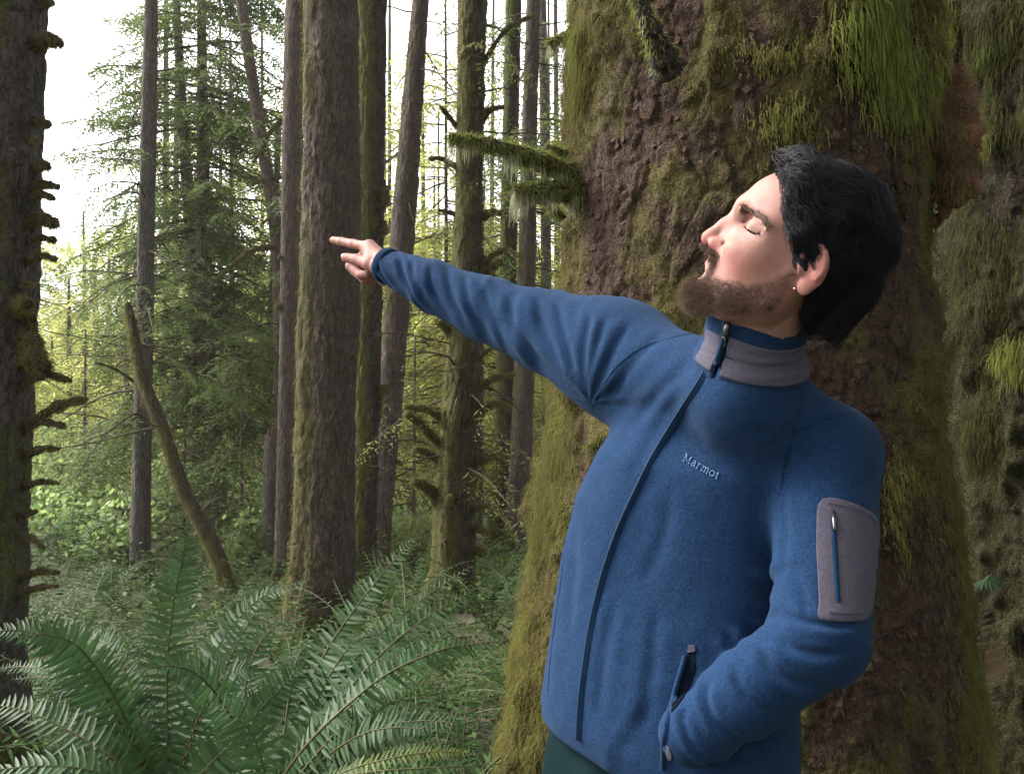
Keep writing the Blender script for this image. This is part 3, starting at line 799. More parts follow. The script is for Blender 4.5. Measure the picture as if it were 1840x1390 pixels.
def build_giants():
    rg = np.random.default_rng(77)
    prof = [(-500, 1050, 1640), (0, 1040, 1646), (200, 1034, 1650), (300, 1026, 1652), (500, 1010, 1655), (700, 1000, 1670), (800, 988, 1690), (900, 968, 1706), (1000, 957, 1722), (1100, 947, 1738), (1200, 936, 1752), (1300, 916, 1764), (1390, 892, 1776), (1700, 850, 1810)]
    root, V, N, mo, cxi, ri, z = giant('giant_spruce', 'huge moss-covered spruce trunk with flaky reddish bark directly behind the person', 2.42, prof, 4, -0.15, 2.75, 560, 0.0072, 'bark_giant', fuzz_n=80000)
    # bright beard of moss, upper right, and smaller tufts
    hang_patch(root, V, N, 1590, 30, 80, 130, 4600, 0.05, 'moss_bright', rg, 1.4, 0.0009, (0.55, 0.22), lift=0.03)
    hang_patch(root, V, N, 1608, 150, 50, 80, 1800, 0.05, 'moss_bright', rg, 1.4, 0.0009, (0.5, 0.22), lift=0.03)
    hang_patch(root, V, N, 1395, 100, 70, 30, 900, 0.018, 'moss_strand', rg, 1.0, 0.0008, (0.75, 0.2), lift=0.03)
    hang_patch(root, V, N, 1420, 240, 60, 50, 900, 0.022, 'moss_strand', rg, 1.0, 0.0008, (0.8, 0.2), lift=0.03)
    hang_patch(root, V, N, 1700, 960, 34, 130, 1500, 0.03, 'moss_bright', rg, 1.0, 0.0008, (0.2, 0.2), lift=0.02)
    hang_patch(root, V, N, 1740, 1260, 40, 120, 1500, 0.03, 'moss_bright', rg, 1.0, 0.0008, (0.2, 0.2), lift=0.02)
    hang_patch(root, V, N, 1620, 900, 30, 90, 1000, 0.035, 'moss_strand', rg, 1.2, 0.0008, (0.6, 0.2), lift=0.02)
    hang_patch(root, V, N, 985, 900, 46, 200, 3000, 0.035, 'moss_bright', rg, 1.2, 0.0008, (0.12, 0.2), lift=0.02)
    hang_patch(root, V, N, 940, 1220, 46, 190, 2800, 0.03, 'moss_strand', rg, 1.2, 0.0008, (0.75, 0.2), lift=0.02)
    hang_patch(root, V, N, 1040, 80, 14, 130, 1500, 0.06, 'moss_bright', rg, 1.3, 0.0008, (0.2, 0.2), lift=0.01)
    # loose bark flakes
    fl = []
    for k in range(4):
        u, v = np.meshgrid(np.linspace(-1, 1, 5), np.linspace(-1, 1, 4), indexing='ij'); r0 = np.random.default_rng(k)
        X = np.stack([u * (0.45 + 0.7 * r0.random(u.shape)) * np.sqrt(np.clip(1.25 - v * v, 0.1, 1)), v * (0.6 + 0.6 * r0.random(u.shape)) * np.sqrt(np.clip(1.25 - u * u, 0.1, 1)), 0.22 * (v ** 2) + 0.1 * u * v + 0.1 * r0.random(u.shape)], -1).reshape(-1, 3)
        X2 = X - np.array([0, 0, 0.16]); n_, m_ = 5, 4
        aq = np.array([[i * m_ + j, (i + 1) * m_ + j, (i + 1) * m_ + j + 1, i * m_ + j + 1] for i in range(n_ - 1) for j in range(m_ - 1)])
        bd = [i * m_ for i in range(n_)] + [(n_ - 1) * m_ + j for j in range(1, m_)] + [i * m_ + m_ - 1 for i in range(n_ - 2, -1, -1)] + [j for j in range(m_ - 2, 0, -1)]
        sd = np.array([[bd[i], bd[i] + 20, bd[(i + 1) % len(bd)] + 20, bd[(i + 1) % len(bd)]] for i in range(len(bd))])
        fl.append(mesh_from('bark_flake', np.concatenate([X, X2]), np.concatenate([aq, aq[:, ::-1] + 20, sd]), M['bark_flake'], smooth=False))
    q = V - C0; dpt = q @ FWD; px = IW / 2 + (q @ EX) / dpt * FPX; py = IH / 2 - (q @ UPV) / dpt * FPX
    w = ((N[:, 1] < -0.15) & (mo < 0.52) & (py > -40) & (py < 1200) & (px < 1640)).astype(float)
    idx = rg.choice(len(V), 170, p=w / w.sum(), replace=False)
    base = Vector(root.location)
    for k in idx:
        o = bpy.data.objects.new('bark_flake', fl[int(rg.integers(0, 4))]); link(o, root)
        n = Vector(N[k]); zax = (n + Vector((0, 0, 0.25)) + Vector(rg.normal(0, 0.15, 3))).normalized(); up = Vector((0, 0, 1)); x = up.cross(zax).normalized(); y = zax.cross(x)
        R_ = Matrix((x, y, zax)).transposed().to_4x4(); s = float(rg.uniform(0.006, 0.014))
        o.matrix_local = Matrix.Translation(Vector(V[k]) + n * 0.003 - base) @ R_ @ Matrix.Rotation(float(rg.uniform(-0.5, 0.5)), 4, 'Z') @ Matrix.Diagonal((s * float(rg.uniform(0.9, 1.5)), s, s * 0.5, 1))
    # rotten burl with dangling rootlets at the upper right
    G, ax = grid(PY(1620, 420, 2.3) - 0.12, PY(1790, 60, 2.3) + np.array([0.05, 0.2, 0.1]), 0.008)
    d = chain(G, [PY(1640, 20, 2.42), PY(1672, 120, 2.36), PY(1700, 190, 2.32)], [0.04, 0.042, 0.05], 0.04)
    d = smin(d, chain(G, [PY(1690, 170, 2.30), PY(1722, 240, 2.30), PY(1706, 330, 2.32), PY(1680, 400, 2.36)], [0.042, 0.044, 0.034, 0.015], 0.03), 0.04)
    d = smin(d, cap(G, PY(1640, 250, 2.42), PY(1690, 240, 2.36), 0.09, 0.06), 0.05)
    Vb, Fb = surface_nets(d, ax); Nb = vnormals(Vb, Fb); Vb = Vb + Nb * (0.045 * fbm(Vb * 20, 3) + 0.016 * fbm(Vb * 60, 2))[:, None]
    obj('burl', mesh_from('burl', Vb, Fb, M['root']), root)['label'] = 'rotten reddish burl on the side of the trunk'
    hang_patch(root, Vb, Nb, 1705, 230, 40, 90, 8000, 0.05, 'rootlet', rg, 0.5, 0.0006, (0.6, 0.3), name='rootlets', lift=0.004, spread=0.7)
    hang_patch(root, Vb, Nb, 1725, 260, 14, 80, 600, 0.035, 'moss_bright', rg, 1.0, 0.0007, (0.4, 0.2), lift=0.004)
    # branches: two furry ones with pale lichen to the left, one dark snag above
    def limb(pts, wpx, Y, furry=2600, lich=900, lich_len=0.10, name='branch', mat='bark_moss'):
        c = spline([PY(a, b, Y + dy) for a, b, dy in pts], 24); r = np.interp(np.linspace(0, 1, 24), np.linspace(0, 1, len(wpx)), wpx) / 2 / FPX * Y
        r = r * (1 + 0.18 * np.sin(np.arange(24) * 1.7) + 0.12 * rg.normal(0, 1, 24))
        mb = MB(); mb.tube(c, r, 10); b = obj(name, mb.mesh(name, M[mat]), root)
        p_, n_ = tube_points(c, r * 0.95, furry, rg)
        o = hair('moss', fuzz(p_, n_, rg.uniform(0.006, 0.022, furry), rg, 0.6, 0.9), np.array([[1, .9, .75, .4]]) * 0.0008, M['moss_bright'], b, np.clip(rg.normal(0.55, 0.25, furry), 0, 1)); o['kind'] = 'stuff'
        if lich:
            p_, n_ = tube_points(c, r * 0.8, lich * 3, rg); kk = (n_[:, 2] < 0.1) & (fbm(p_ * 30, 2) > -0.05); p_, n_ = p_[kk][:lich], n_[kk][:lich]; q = len(p_)
            ph = np.clip(fbm(p_ * 14 + 3, 2) + 0.45, 0.1, 1.2)
            o = hair('lichen', fuzz(p_, n_, lich_len * rg.uniform(0.4, 1.2, q) * ph, rg, 1.5, 0.3, 7, 0.25), np.linspace(1, 0.5, 7)[None] * 0.0007, M['lichen'], b, rg.random(q)); o['kind'] = 'stuff'
    limb([(1060, 330, 0), (1020, 308, -.02), (970, 290, -.06), (910, 268, -.1), (850, 254, -.12), (806, 246, -.12)], [54, 38, 30, 25, 19, 10], 2.35, 3600, 500, 0.07)
    limb([(1040, 345, 0), (1000, 342, -.05), (960, 344, -.1), (922, 344, -.12)], [44, 30, 24, 18], 2.35, 2200, 600, 0.09)
    limb([(1030, 290, 0), (1004, 275, -.03), (980, 264, -.05)], [26, 20, 12], 2.4, 700, 100, 0.05)
    limb([(1200, 130, -.42), (1182, 80, -.47), (1160, 30, -.5), (1140, -30, -.5)], [44, 32, 26, 22], 2.4, 500, 60, 0.05, mat='bark_dark')
    limb([(1060, 60, 0), (1015, 65, -.03), (985, 80, -.05)], [20, 14, 8], 2.45, 500, 250, 0.12)
    limb([(1040, 395, 0), (1010, 385, -.02), (985, 372, -.03)], [22, 16, 9], 2.45, 500, 150, 0.05)
    # second giant at the right edge
    prof2 = [(-400, 1672, 2250), (0, 1676, 2250), (300, 1690, 2260), (600, 1700, 2270), (900, 1712, 2290), (1200, 1720, 2310), (1390, 1716, 2330), (1700, 1690, 2400)]
    r2, V2, N2, mo2, *_ = giant('giant_spruce', 'second huge mossy trunk half out of frame at the right edge', 3.35, prof2, 9, -0.4, 3.3, 420, 0.0095, 'bark_giant_dark', fuzz_n=34000, moss_level=-0.04, tint0=0.34, moss_mat='moss_dark')
    hang_patch(r2, V2, N2, 1790, 110, 80, 110, 3600, 0.055, 'moss_dark', rg, 1.3, 0.0009, (0.75, 0.18), lift=0.02)
    hang_patch(r2, V2, N2, 1700, 60, 16, 110, 1600, 0.10, 'moss_bright', rg, 1.3, 0.0009, (0.3, 0.2), lift=0.02)
    hang_patch(r2, V2, N2, 1830, 640, 30, 30, 1500, 0.07, 'moss_bright', rg, 1.0, 0.0009, (0.5, 0.2), lift=0.02)
    hang_patch(r2, V2, N2, 1755, 240, 26, 26, 900, 0.07, 'moss_bright', rg, 1.0, 0.0009, (0.5, 0.2), lift=0.02)
    hang_patch(r2, V2, N2, 1760, 760, 30, 80, 1200, 0.05, 'moss_dark', rg, 1.3, 0.0009, (0.7, 0.2), lift=0.02)
    hang_patch(r2, V2, N2, 1770, 480, 60, 140, 2200, 0.04, 'moss_dark', rg, 1.3, 0.0009, (0.6, 0.2), lift=0.02)
build_giants()
# ================================================================== the wood behind
def build_wood():
    G1 = 'slender trunks of the middle wood'
    make_tree('mossy_tree', 'dark mossy trunk cut by the left edge, bristling with furry green branch stubs', 3.1,
              [(-28, 0, 180), (-30, 300, 172), (-38, 600, 168), (-42, 900, 160), (-52, 1200, 160), (-56, 1330, 176)], 'bark_left', moss=0.66, seed=3, n=110, seg=0.014, rough=0.06, flute=0.08,
              stubs=[(55, 88, 112, 80, 26, 0.05), (50, 20, 96, 4, 20, 0), (52, 218, 90, 226, 18, .02), (54, 306, 88, 300, 22, .04), (50, 342, 106, 336, 20, .02), (48, 362, 98, 358, 16, .05), (46, 396, 104, 404, 26, .03),
                     (46, 434, 102, 432, 15, .02), (44, 474, 101, 466, 16, .05), (36, 560, 50, 545, 34, .12), (40, 590, 62, 574, 18, .05), (38, 640, 84, 664, 40, .08), (40, 600, 70, 650, 36, .1), (36, 694, 128, 684, 18, .05),
                     (34, 780, 156, 716, 20, .06), (34, 758, 118, 766, 15, .04), (30, 826, 106, 806, 15, .03), (28, 880, 106, 868, 13, .03), (24, 934, 66, 918, 15, .03), (20, 1050, 106, 1028, 15, .05), (18, 1084, 104, 1052, 13, .06),
                     (30, 250, 74, 262, 14, .1), (28, 520, 70, 512, 12, .1), (20, 970, 78, 984, 14, .1), (10, 1130, 70, 1120, 14, .1)], fuzz_n=16000, fuzz_len=(0.006, 0.022), plates=0.008)
    make_tree('spruce_tree', 'thin straight lichen-grey trunk standing behind the leaning snag', 9.0,
              [(272, 0, 22), (269, 150, 27), (265, 320, 28), (261, 520, 30), (257, 720, 31), (253, 920, 33), (250, 1100, 37)], 'bark_grey', G1, moss=0.40, seed=5, n=48, seg=0.025, plates=0.006, twigs=30, twig_len=(0.4, 1.5), twig_r=0.008, crown=crown_fn(0.6, 3.8, 26, 1.2, 'needle', 0.8, 0.09, 0.08, 1.0, 0.018, (0.18, 0.42)), stubs=[(248, 690, 170, 650, 6, .1), (250, 620, 176, 604, 6, .1)])
    snag = make_tree('leaning_snag', 'broken mossy dead trunk leaning left from the fern bank', 7.6,
              [(229, 545, 12), (240, 595, 18), (254, 670, 21), (292, 770, 24), (330, 880, 26), (384, 985, 28), (424, 1100, 32)], 'bark_moss', moss=0.62, seed=8, n=48, seg=0.02, plates=0.006, fuzz_n=2500, extend=False, twigs=5, twig_len=(0.3, 0.8), category='snag', broken=False)
    c1 = crown_fn(0.0, 6.2, 140, 1.9, 'needle', 0.7, 0.075, 0.090, 1.1, 0.023, (0.2, 0.5), hang=0.35)
    make_tree('hemlock_tree', 'slim hemlock with lacy drooping foliage, just right of the thin grey trunk', 11.5,
              [(316, 0, 12), (328, 200, 17), (341, 400, 22), (352, 560, 26), (362, 760, 34), (372, 1010, 40)], 'bark_brown', 'hemlocks with lacy crowns', moss=0.45, seed=11, n=16, seg=0.1, twigs=18, crown=c1)
    make_tree('hemlock_tree', 'hemlock with double-wide lower trunk and green crown above the snag', 11.0,
              [(362, 0, 15), (364, 200, 19), (366, 450, 25), (372, 650, 34), (384, 850, 42), (394, 1080, 50)], 'bark_brown', 'hemlocks with lacy crowns', moss=0.45, seed=12, n=16, seg=0.1, twigs=22,
              crown=crown_fn(0.4, 6.2, 130, 1.9, 'needle', 0.7, 0.075, 0.090, 1.1, 0.023, (0.2, 0.5), hang=0.35))
    make_tree('leaning_hemlock', 'curved hemlock trunk leaning right towards the tight trunk cluster', 10.0,
              [(434, 0, 20), (450, 120, 20), (470, 250, 22), (488, 360, 23), (500, 460, 24), (505, 700, 26), (506, 1010, 30)], 'bark_brown', moss=0.45, seed=13, n=16, seg=0.1, twigs=16, stubs=[(506, 442, 372, 520, 8, .2), (508, 216, 456, 292, 8, .1), (506, 318, 452, 332, 7, .1), (505, 395, 470, 402, 6, .1), (506, 620, 400, 690, 7, .2), (504, 700, 420, 800, 6, .2)],
              crown=crown_fn(1.4, 5.0, 40, 1.3, 'needle', 0.7, 0.08, 0.07, 1.0, 0.016, (0.2, 0.45)))
    make_tree('spruce_tree', 'dark thin trunk in shade between hemlock and cluster', 12.5, [(492, 440, 12), (484, 640, 15), (478, 840, 16), (474, 1000, 18)], 'bark_dark', G1, moss=0.3, seed=14, n=12, seg=0.12, twigs=10)
    make_tree('spruce_tree', 'brown trunk hugging the left side of the thick middle trunk', 8.6,
              [(534, 0, 38), (526, 250, 37), (521, 480, 34), (516, 700, 31), (512, 880, 30), (510, 1030, 34)], 'bark_brown', G1, moss=0.33, seed=15, n=64, seg=0.022, plates=0.007, twigs=7, stubs=[(512, 560, 498, 548, 12, .1), (516, 470, 500, 462, 10, .1)])
    make_tree('broken_snag', 'grey broken-off stub of a trunk with a tuft of moss on top', 9.4, [(491, 782, 30), (489, 860, 33), (486, 1030, 38)], 'bark_grey', moss=0.34, seed=16, n=18, seg=0.06, extend=False, category='snag', broken=True)
    make_tree('spruce_tree', 'thickest mid-distance trunk, mossy and straight, the one the finger points across', 5.5,
              [(596, 0, 92), (596, 160, 94), (595, 330, 98), (591, 520, 102), (586, 700, 104), (584, 860, 106), (582, 1000, 116), (574, 1090, 124), (562, 1180, 126)], 'bark_brown', moss=0.50, seed=17, n=120, seg=0.014, rough=0.05, flute=0.07, plates=0.008,
              stubs=[(578, 205, 560, 150, 15, .12), (600, 520, 590, 492, 16, .15), (556, 380, 534, 374, 8, .05), (554, 620, 538, 608, 12, .05), (560, 560, 540, 548, 10, .08), (628, 660, 636, 640, 12, .08)],
              fuzz_n=9000, fuzz_len=(0.008, 0.028), flare=1.18)
    make_tree('spruce_tree', 'shadowed trunk tucked right behind the thickest mid-distance trunk', 7.2,
              [(664, 0, 58), (664, 250, 54), (662, 480, 54), (658, 700, 50), (654, 880, 48), (650, 1020, 54)], 'bark_dark', G1, moss=0.52, seed=18, n=80, seg=0.022, plates=0.009,
              stubs=[(684, 340, 694, 370, 22, .05), (682, 400, 692, 420, 20, .05), (678, 745, 698, 690, 12, .05), (676, 700, 690, 694, 10, .05)], fuzz_n=2500)
    make_tree('leaning_spruce', 'slanting brown trunk leaning right against the bright gap of sky', 8.0,
              [(756, 0, 29), (745, 140, 34), (731, 330, 40), (714, 540, 44), (698, 740, 46), (680, 930, 47), (668, 1050, 54)], 'bark_brown', moss=0.36, seed=19, n=64, seg=0.022, plates=0.007, twigs=20, crown=crown_fn(-0.4, 2.2, 14, 0.9, 'needle_dull', 0.8, 0.09, 0.07, 1.0, 0.015, (0.15, 0.35)), twig_len=(0.3, 0.9),
              stubs=[(694, 760, 718, 748, 8, .05), (690, 830, 724, 835, 9, .05), (700, 640, 730, 622, 8, .05)])
    make_tree('mossy_spruce', 'mossy trunk seen below the sleeve, furry snapped branches both sides', 6.4,
              [(848, 0, 48), (845, 200, 50), (841, 400, 54), (834, 580, 60), (826, 740, 66), (818, 900, 72), (811, 1090, 84)], 'bark_moss', moss=0.46, seed=20, n=80, seg=0.02, rough=0.05, flute=0.07, plates=0.009,
              stubs=[(858, 130, 965, 25, 9, .2), (862, 205, 906, 192, 10, .1), (866, 222, 906, 190, 7, .1), (820, 300, 770, 285, 10, .1), (822, 230, 790, 190, 9, .1), (818, 385, 786, 377, 8, .05), (868, 390, 900, 384, 12, .1), (866, 480, 910, 446, 11, .1),
                     (862, 500, 902, 468, 15, .1), (866, 460, 890, 500, 9, .1), (852, 660, 896, 620, 9, .1), (856, 702, 925, 672, 13, .1), (860, 742, 915, 732, 15, .1), (856, 828, 915, 824, 17, .1), (804, 756, 726, 730, 16, .1), (800, 810, 728, 740, 15, .15),
                     (792, 830, 745, 804, 15, .1), (790, 906, 742, 862, 24, .15), (812, 620, 782, 572, 15, .1), (850, 918, 880, 908, 12, .1), (846, 950, 876, 960, 14, .1), (846, 990, 872, 994, 15, .1), (800, 950, 808, 890, 15, .2),
                     (806, 720, 796, 770, 9, .1), (824, 560, 790, 580, 12, .15), (848, 890, 860, 845, 9, .05)], twigs=16, twig_len=(0.3, 1.1), fuzz_n=9000, crown=crown_fn(0.0, 4.2, 20, 0.8, 'needle_dull', 0.8, 0.08, 0.06, 1.0, 0.012, (0.12, 0.32)))
    G2 = 'distant trunks right of the sleeve'
    make_tree('spruce_tree', 'dark straight trunk, first of the pair between sleeve and giant tree', 9.8, [(922, 0, 28), (917, 250, 28), (913, 480, 30), (906, 720, 34), (898, 900, 38), (892, 1020, 46)], 'bark_dark', moss=0.45, seed=22, n=48, seg=0.03, plates=0.007, twigs=20, crown=crown_fn(1.3, 5.0, 30, 1.2, 'needle', 0.8, 0.09, 0.08, 1.0, 0.018, (0.18, 0.42)))
    make_tree('spruce_tree', 'reddish trunk, second of the pair beside the giant tree', 9.3, [(958, 0, 24), (951, 250, 27), (947, 480, 31), (940, 720, 38), (932, 900, 44), (926, 1030, 52)], 'bark_brown', moss=0.38, seed=23, n=48, seg=0.03, plates=0.007, twigs=20, crown=crown_fn(1.6, 5.0, 26, 1.1, 'needle', 0.8, 0.09, 0.08, 1.0, 0.018, (0.18, 0.42)))
    make_tree('spruce_tree', 'thinnest far trunk against sky beside the giant tree', 13.0, [(974, 0, 15), (979, 250, 17), (981, 500, 19), (983, 800, 20), (985, 1000, 24)], 'bark_brown', moss=0.4, seed=24, n=12, seg=0.12, twigs=12, crown=crown_fn(1.0, 6.0, 34, 1.4, 'needle', 0.8, 0.10, 0.09, 1.0, 0.022, (0.2, 0.5)))
    make_tree('spruce_tree', 'slim dark trunk just right of the furry mossy trunk, low down', 11.5, [(862, 560, 15), (861, 760, 17), (858, 990, 19)], 'bark_dark', moss=0.35, seed=25, n=12, seg=0.12, twigs=14)
    # far slender trunks in the bright gap
    ORDT = 'first second third fourth fifth sixth seventh eighth ninth tenth eleventh twelfth thirteenth fourteenth fifteenth sixteenth'.split()
    for k, (x, top, w, y0, Y) in enumerate(sorted([(100, 640, 8, 985, 22), (124, 560, 10, 985, 20), (148, 600, 9, 980, 24), (176, 520, 14, 985, 19), (196, 500, 11, 980, 21), (212, 640, 10, 975, 23), (236, 600, 9, 990, 20), (312, 300, 13, 1000, 15),
                                            (296, 420, 10, 990, 17), (422, 500, 12, 1000, 16), (726, 600, 9, 1000, 20), (766, 480, 12, 1000, 17), (788, 620, 9, 1000, 21), (880, 300, 10, 1000, 18), (1004, 200, 12, 1000, 17), (700, 200, 9, 1000, 22)])):
        ln = ['leaning slightly left', 'standing straight', 'leaning slightly right'][k % 3]
        nb = ['by the dark mossy left trunk', 'in the pale gap beyond the shrubs', 'behind the thin grey trunk', 'beyond the slanting trunk', 'beyond the furry mossy trunk', 'beside the giant tree']
        where = nb[0 if x < 130 else 1 if x < 215 else 2 if x < 440 else 3 if x < 790 else 4 if x < 900 else 5]
        make_tree('spruce_tree', '%s hazy pole-thin far trunk counted from the left, %s' % (ORDT[k], where), Y,
                  [(x + 4 * ((k % 3) - 1) * 2, top - (60 if x < 260 else 420), w * 0.35), (x + 4 * ((k % 3) - 1), top + 60, w * 0.8), (x, y0, w * 1.15)], ['bark_brown', 'bark_moss', 'bark_grey'][k % 3], 'far pole-thin trunks', moss=0.45, seed=60 + k, extend=False, n=9, seg=0.3, twigs=8, twig_r=0.008, twig_len=(0.5, 1.3))
    # far conifers -------------------------------------------------------------
    far = [(-40, 15, 4.5), (60, 24, 5.0), (150, 21, 4.6), (225, 17, 4.6), (300, 20, 7.5), (395, 16, 7.0), (470, 19, 7.5), (560, 18, 6.5), (640, 22, 5.5), (735, 15, 4.2), (780, 19, 4.8), (870, 20, 5.5), (905, 14, 4.4), (985, 17, 6.5), (1080, 20, 6.5), (1660, 16, 7.0), (800, 13.5, 7.0), (690, 16, 7.0)]
    desc = ['half hidden by the dark mossy left trunk', 'under the brightest patch of sky', 'rising behind the pale shrubs', 'directly behind the thin grey trunk', 'filling the gap left of the hemlocks', 'behind the double-wide hemlock', 'left of the tight trunk cluster',
            'glimpsed behind the thickest middle trunk', 'behind the shadowed tucked-in trunk', 'yellow-green, right of the slanting trunk', 'pale, between slanting and furry trunks', 'behind the furry mossy trunk', 'yellow-green, under the outstretched sleeve',
            'tall, beside the giant tree', 'hidden mostly by the giant tree', 'in the slit between the two giants', 'lacy, in the gap between slanting and furry trunks', 'lacy, in the sky gap left of the slanting trunk']
    for k, (x, Y, H) in enumerate(far):
        mossy = k in (9, 10, 12, 4)
        z0 = float(terrain(0, Y)) + 0.3
        yb = 695 + FPX * (CAM_Z - z0) / Y - math.tan(PITCH) * FPX
        make_tree('conifer_tree', 'hazy far conifer ' + desc[k], Y, [(x, (380 if x < 240 else -200 if H > 6 else 300), 3), (x + 2, 560, 8), (x + 3, yb, 14)], 'bark_brown', 'far hazy conifers', moss=0.5, seed=100 + k, n=8, seg=0.4, extend=False,
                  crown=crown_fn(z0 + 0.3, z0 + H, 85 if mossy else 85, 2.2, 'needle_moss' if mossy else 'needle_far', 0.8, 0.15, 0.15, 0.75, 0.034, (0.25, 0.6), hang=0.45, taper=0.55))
    # young hemlocks in the middle distance
    for k, (px, Y, H, lab) in enumerate([(432, 9.6, 2.6, 'feathery young hemlock below the curved trunk, left of the grey stub'), (330, 10.2, 2.2, 'low feathery hemlock sapling behind the leaning snag'), (742, 9.0, 2.4, 'yellowish mossy sapling right of the slanting trunk'),
                                         (985, 10.5, 3.0, 'mossy sapling squeezed against the giant tree'), (150, 11.5, 2.6, 'pale twiggy sapling in the bright gap at left')]):
        z0 = float(terrain((px - 920) / FPX * Y, Y)); yt = 695 + FPX * (CAM_Z - z0 - H) / Y - math.tan(PITCH) * FPX; yb = 695 + FPX * (CAM_Z - z0) / Y - math.tan(PITCH) * FPX
        make_tree('hemlock_sapling', lab, Y, [(px + 4, yt, 3), (px, yb, 9)], 'bark_brown', 'young hemlocks', seed=200 + k, n=8, seg=0.2, extend=False,
                  crown=crown_fn(z0 + 0.35, z0 + H, 46, 1.15, 'needle' if k < 2 else 'needle_dull', 0.7, 0.08, 0.075, 1.0, 0.017, (0.15, 0.38), taper=0.7, hang=0.35))
build_wood()
# ================================================================== ferns and undergrowth
ORD = 'first second third fourth fifth sixth seventh eighth ninth tenth eleventh twelfth thirteenth fourteenth fifteenth sixteenth seventeenth eighteenth nineteenth twentieth twenty-first twenty-second twenty-third twenty-fourth twenty-fifth twenty-sixth twenty-seventh twenty-eighth twenty-ninth thirtieth'.split()
_LM = {}
def leaflet_mesh(k):
    if k not in _LM: _LM[k] = _leaflet_mesh(k)
    return _LM[k]
def _leaflet_mesh(k):
    """One blade of a sword fern leaf, one unit long along +X, lying flat."""
    r = np.random.default_rng(k); t = np.linspace(0, 1, 6)
    w = np.array([0.06, 0.090, 0.086, 0.068, 0.042, 0.004]); V = []
    bend = r.uniform(-0.10, 0.22); dr = r.uniform(0.03, 0.12)
    for i in range(6):
        y0 = bend * t[i] ** 2 * 0.5; z0 = -dr * t[i] ** 2
        V += [(t[i], y0 + w[i] * (1.6 if i == 0 else 1), z0 + 0.015 - 0.02 * (i % 2)), (t[i], y0, z0 - 0.012), (t[i], y0 - w[i], z0 + 0.015 + 0.015 * (i % 2))]
    Q = []
    for i in range(5):
        a = i * 3; Q += [(a, a + 3, a + 4, a + 1), (a + 1, a + 4, a + 5, a + 2)]
    return np.array(V), np.array(Q)
LEAFLETS = []
def leaf_pool():
    for key, mt in (('fern', 'fern'), ('fern_old', 'fern_old'), ('fern_dead', 'fern_dead'), ('fern_dark', 'fern_dark')):
        row = []
        for k in range(5):
            V, Q = leaflet_mesh(k); me = mesh_from('leaflet', V, Q, M[mt]); set_attr(me, 'tint', np.full(len(V), 0.2 + 0.15 * k)); row.append(me)
        LEAFLETS.append((key, row))
def frond(root, c, normal, rr, maxlen=0.062, gap=0.0135, mat='fern', single=False, bare=0.08, shape=None, tw=0.0, fold=0.25):
    """A sword fern leaf along curve c (world points, base first); leaflets in pairs."""
    c = np.asarray(c, float); L = np.linalg.norm(np.diff(c, axis=0), axis=1).sum(); n = max(12, int(L / gap))
    cc = spline(c, n); T = nrm(np.gradient(cc, axis=0)); nn = np.broadcast_to(np.asarray(normal, float), (n, 3)) if np.ndim(normal) == 1 else spline(normal, n)
    mb = MB(); mb.tube(cc, np.linspace(0.0032, 0.0008, n) * min(1.0, L / 0.5), 6)
    fr = obj('frond', mb.mesh('frond', M['rachis'] if mat != 'fern_dead' else M['twig']), root)
    base = parent_loc(root); big = MB(); pool = dict(LEAFLETS)[mat]
    for i in range(n):
        t = i / (n - 1)
        if t < bare: continue
        u = (t - bare) / (1 - bare)
        ln = maxlen * min(1.0, 0.55 + 1.5 * u) * (1 - u ** 2.4) ** 0.8 + 0.006
        for s in (-1, 1):
            if rr.random() < 0.02: continue
            N_ = nn[i] - T[i] * (nn[i] @ T[i]); N_ = N_ / (np.linalg.norm(N_) + 1e-9); S = np.cross(T[i], N_) * s
            N_ = N_ + S * -fold * 0 + T[i] * rr.gauss(0, 0.10)
            d = S * 1.0 + T[i] * (0.22 + 0.35 * u + rr.gauss(0, 0.08)) + N_ * (rr.gauss(0.0, 0.12) + fold * 0.4) + np.array([0, 0, -0.14])
            x = d / np.linalg.norm(d); z = N_ - x * (N_ @ x); z = z / np.linalg.norm(z); y = np.cross(z, x)
            l = ln * rr.uniform(0.88, 1.1); p = cc[i] + T[i] * (gap * 0.5 if s > 0 else 0)
            k = rr.randrange(5)
            if single:
                o = bpy.data.objects.new('leaflet', pool[k]); link(o, fr)
                Mx = Matrix(((x[0], y[0] * s, z[0], 0), (x[1], y[1] * s, z[1], 0), (x[2], y[2] * s, z[2], 0), (0, 0, 0, 1)))
                o.matrix_local = Matrix.Translation(Vector(p)) @ Mx @ Matrix.Diagonal((l, l, l, 1))
            else:
                V, Q = leaflet_mesh(k); W = p + (V[:, :1] * x + V[:, 1:2] * y * s + V[:, 2:] * z) * l
                big.add(W, Q if s > 0 else Q[:, ::-1], None, np.clip(rr.gauss(0.45, 0.22), 0, 1))
    if not single:
        o = obj('leaflets', big.mesh('leaflets', M[mat]), fr); o['kind'] = 'stuff'
    return fr
def fern_plant(name, label, base, group=None):
    r = empty(name, base); tag(r, label, 'fern', group); return r
def arch(base, az, L, up=1.2, droop=1.6, n=6):
    """An arching leaf: rises, then bends over."""
    p = np.array(base, float); out = [p.copy()]; h = np.array([math.cos(az), math.sin(az), 0.0]); el = up
    for k in range(n):
        d = h * math.cos(el) + np.array([0, 0, math.sin(el)]); p = p + d * L / n; out.append(p.copy()); el -= droop / n
    return np.array(out)
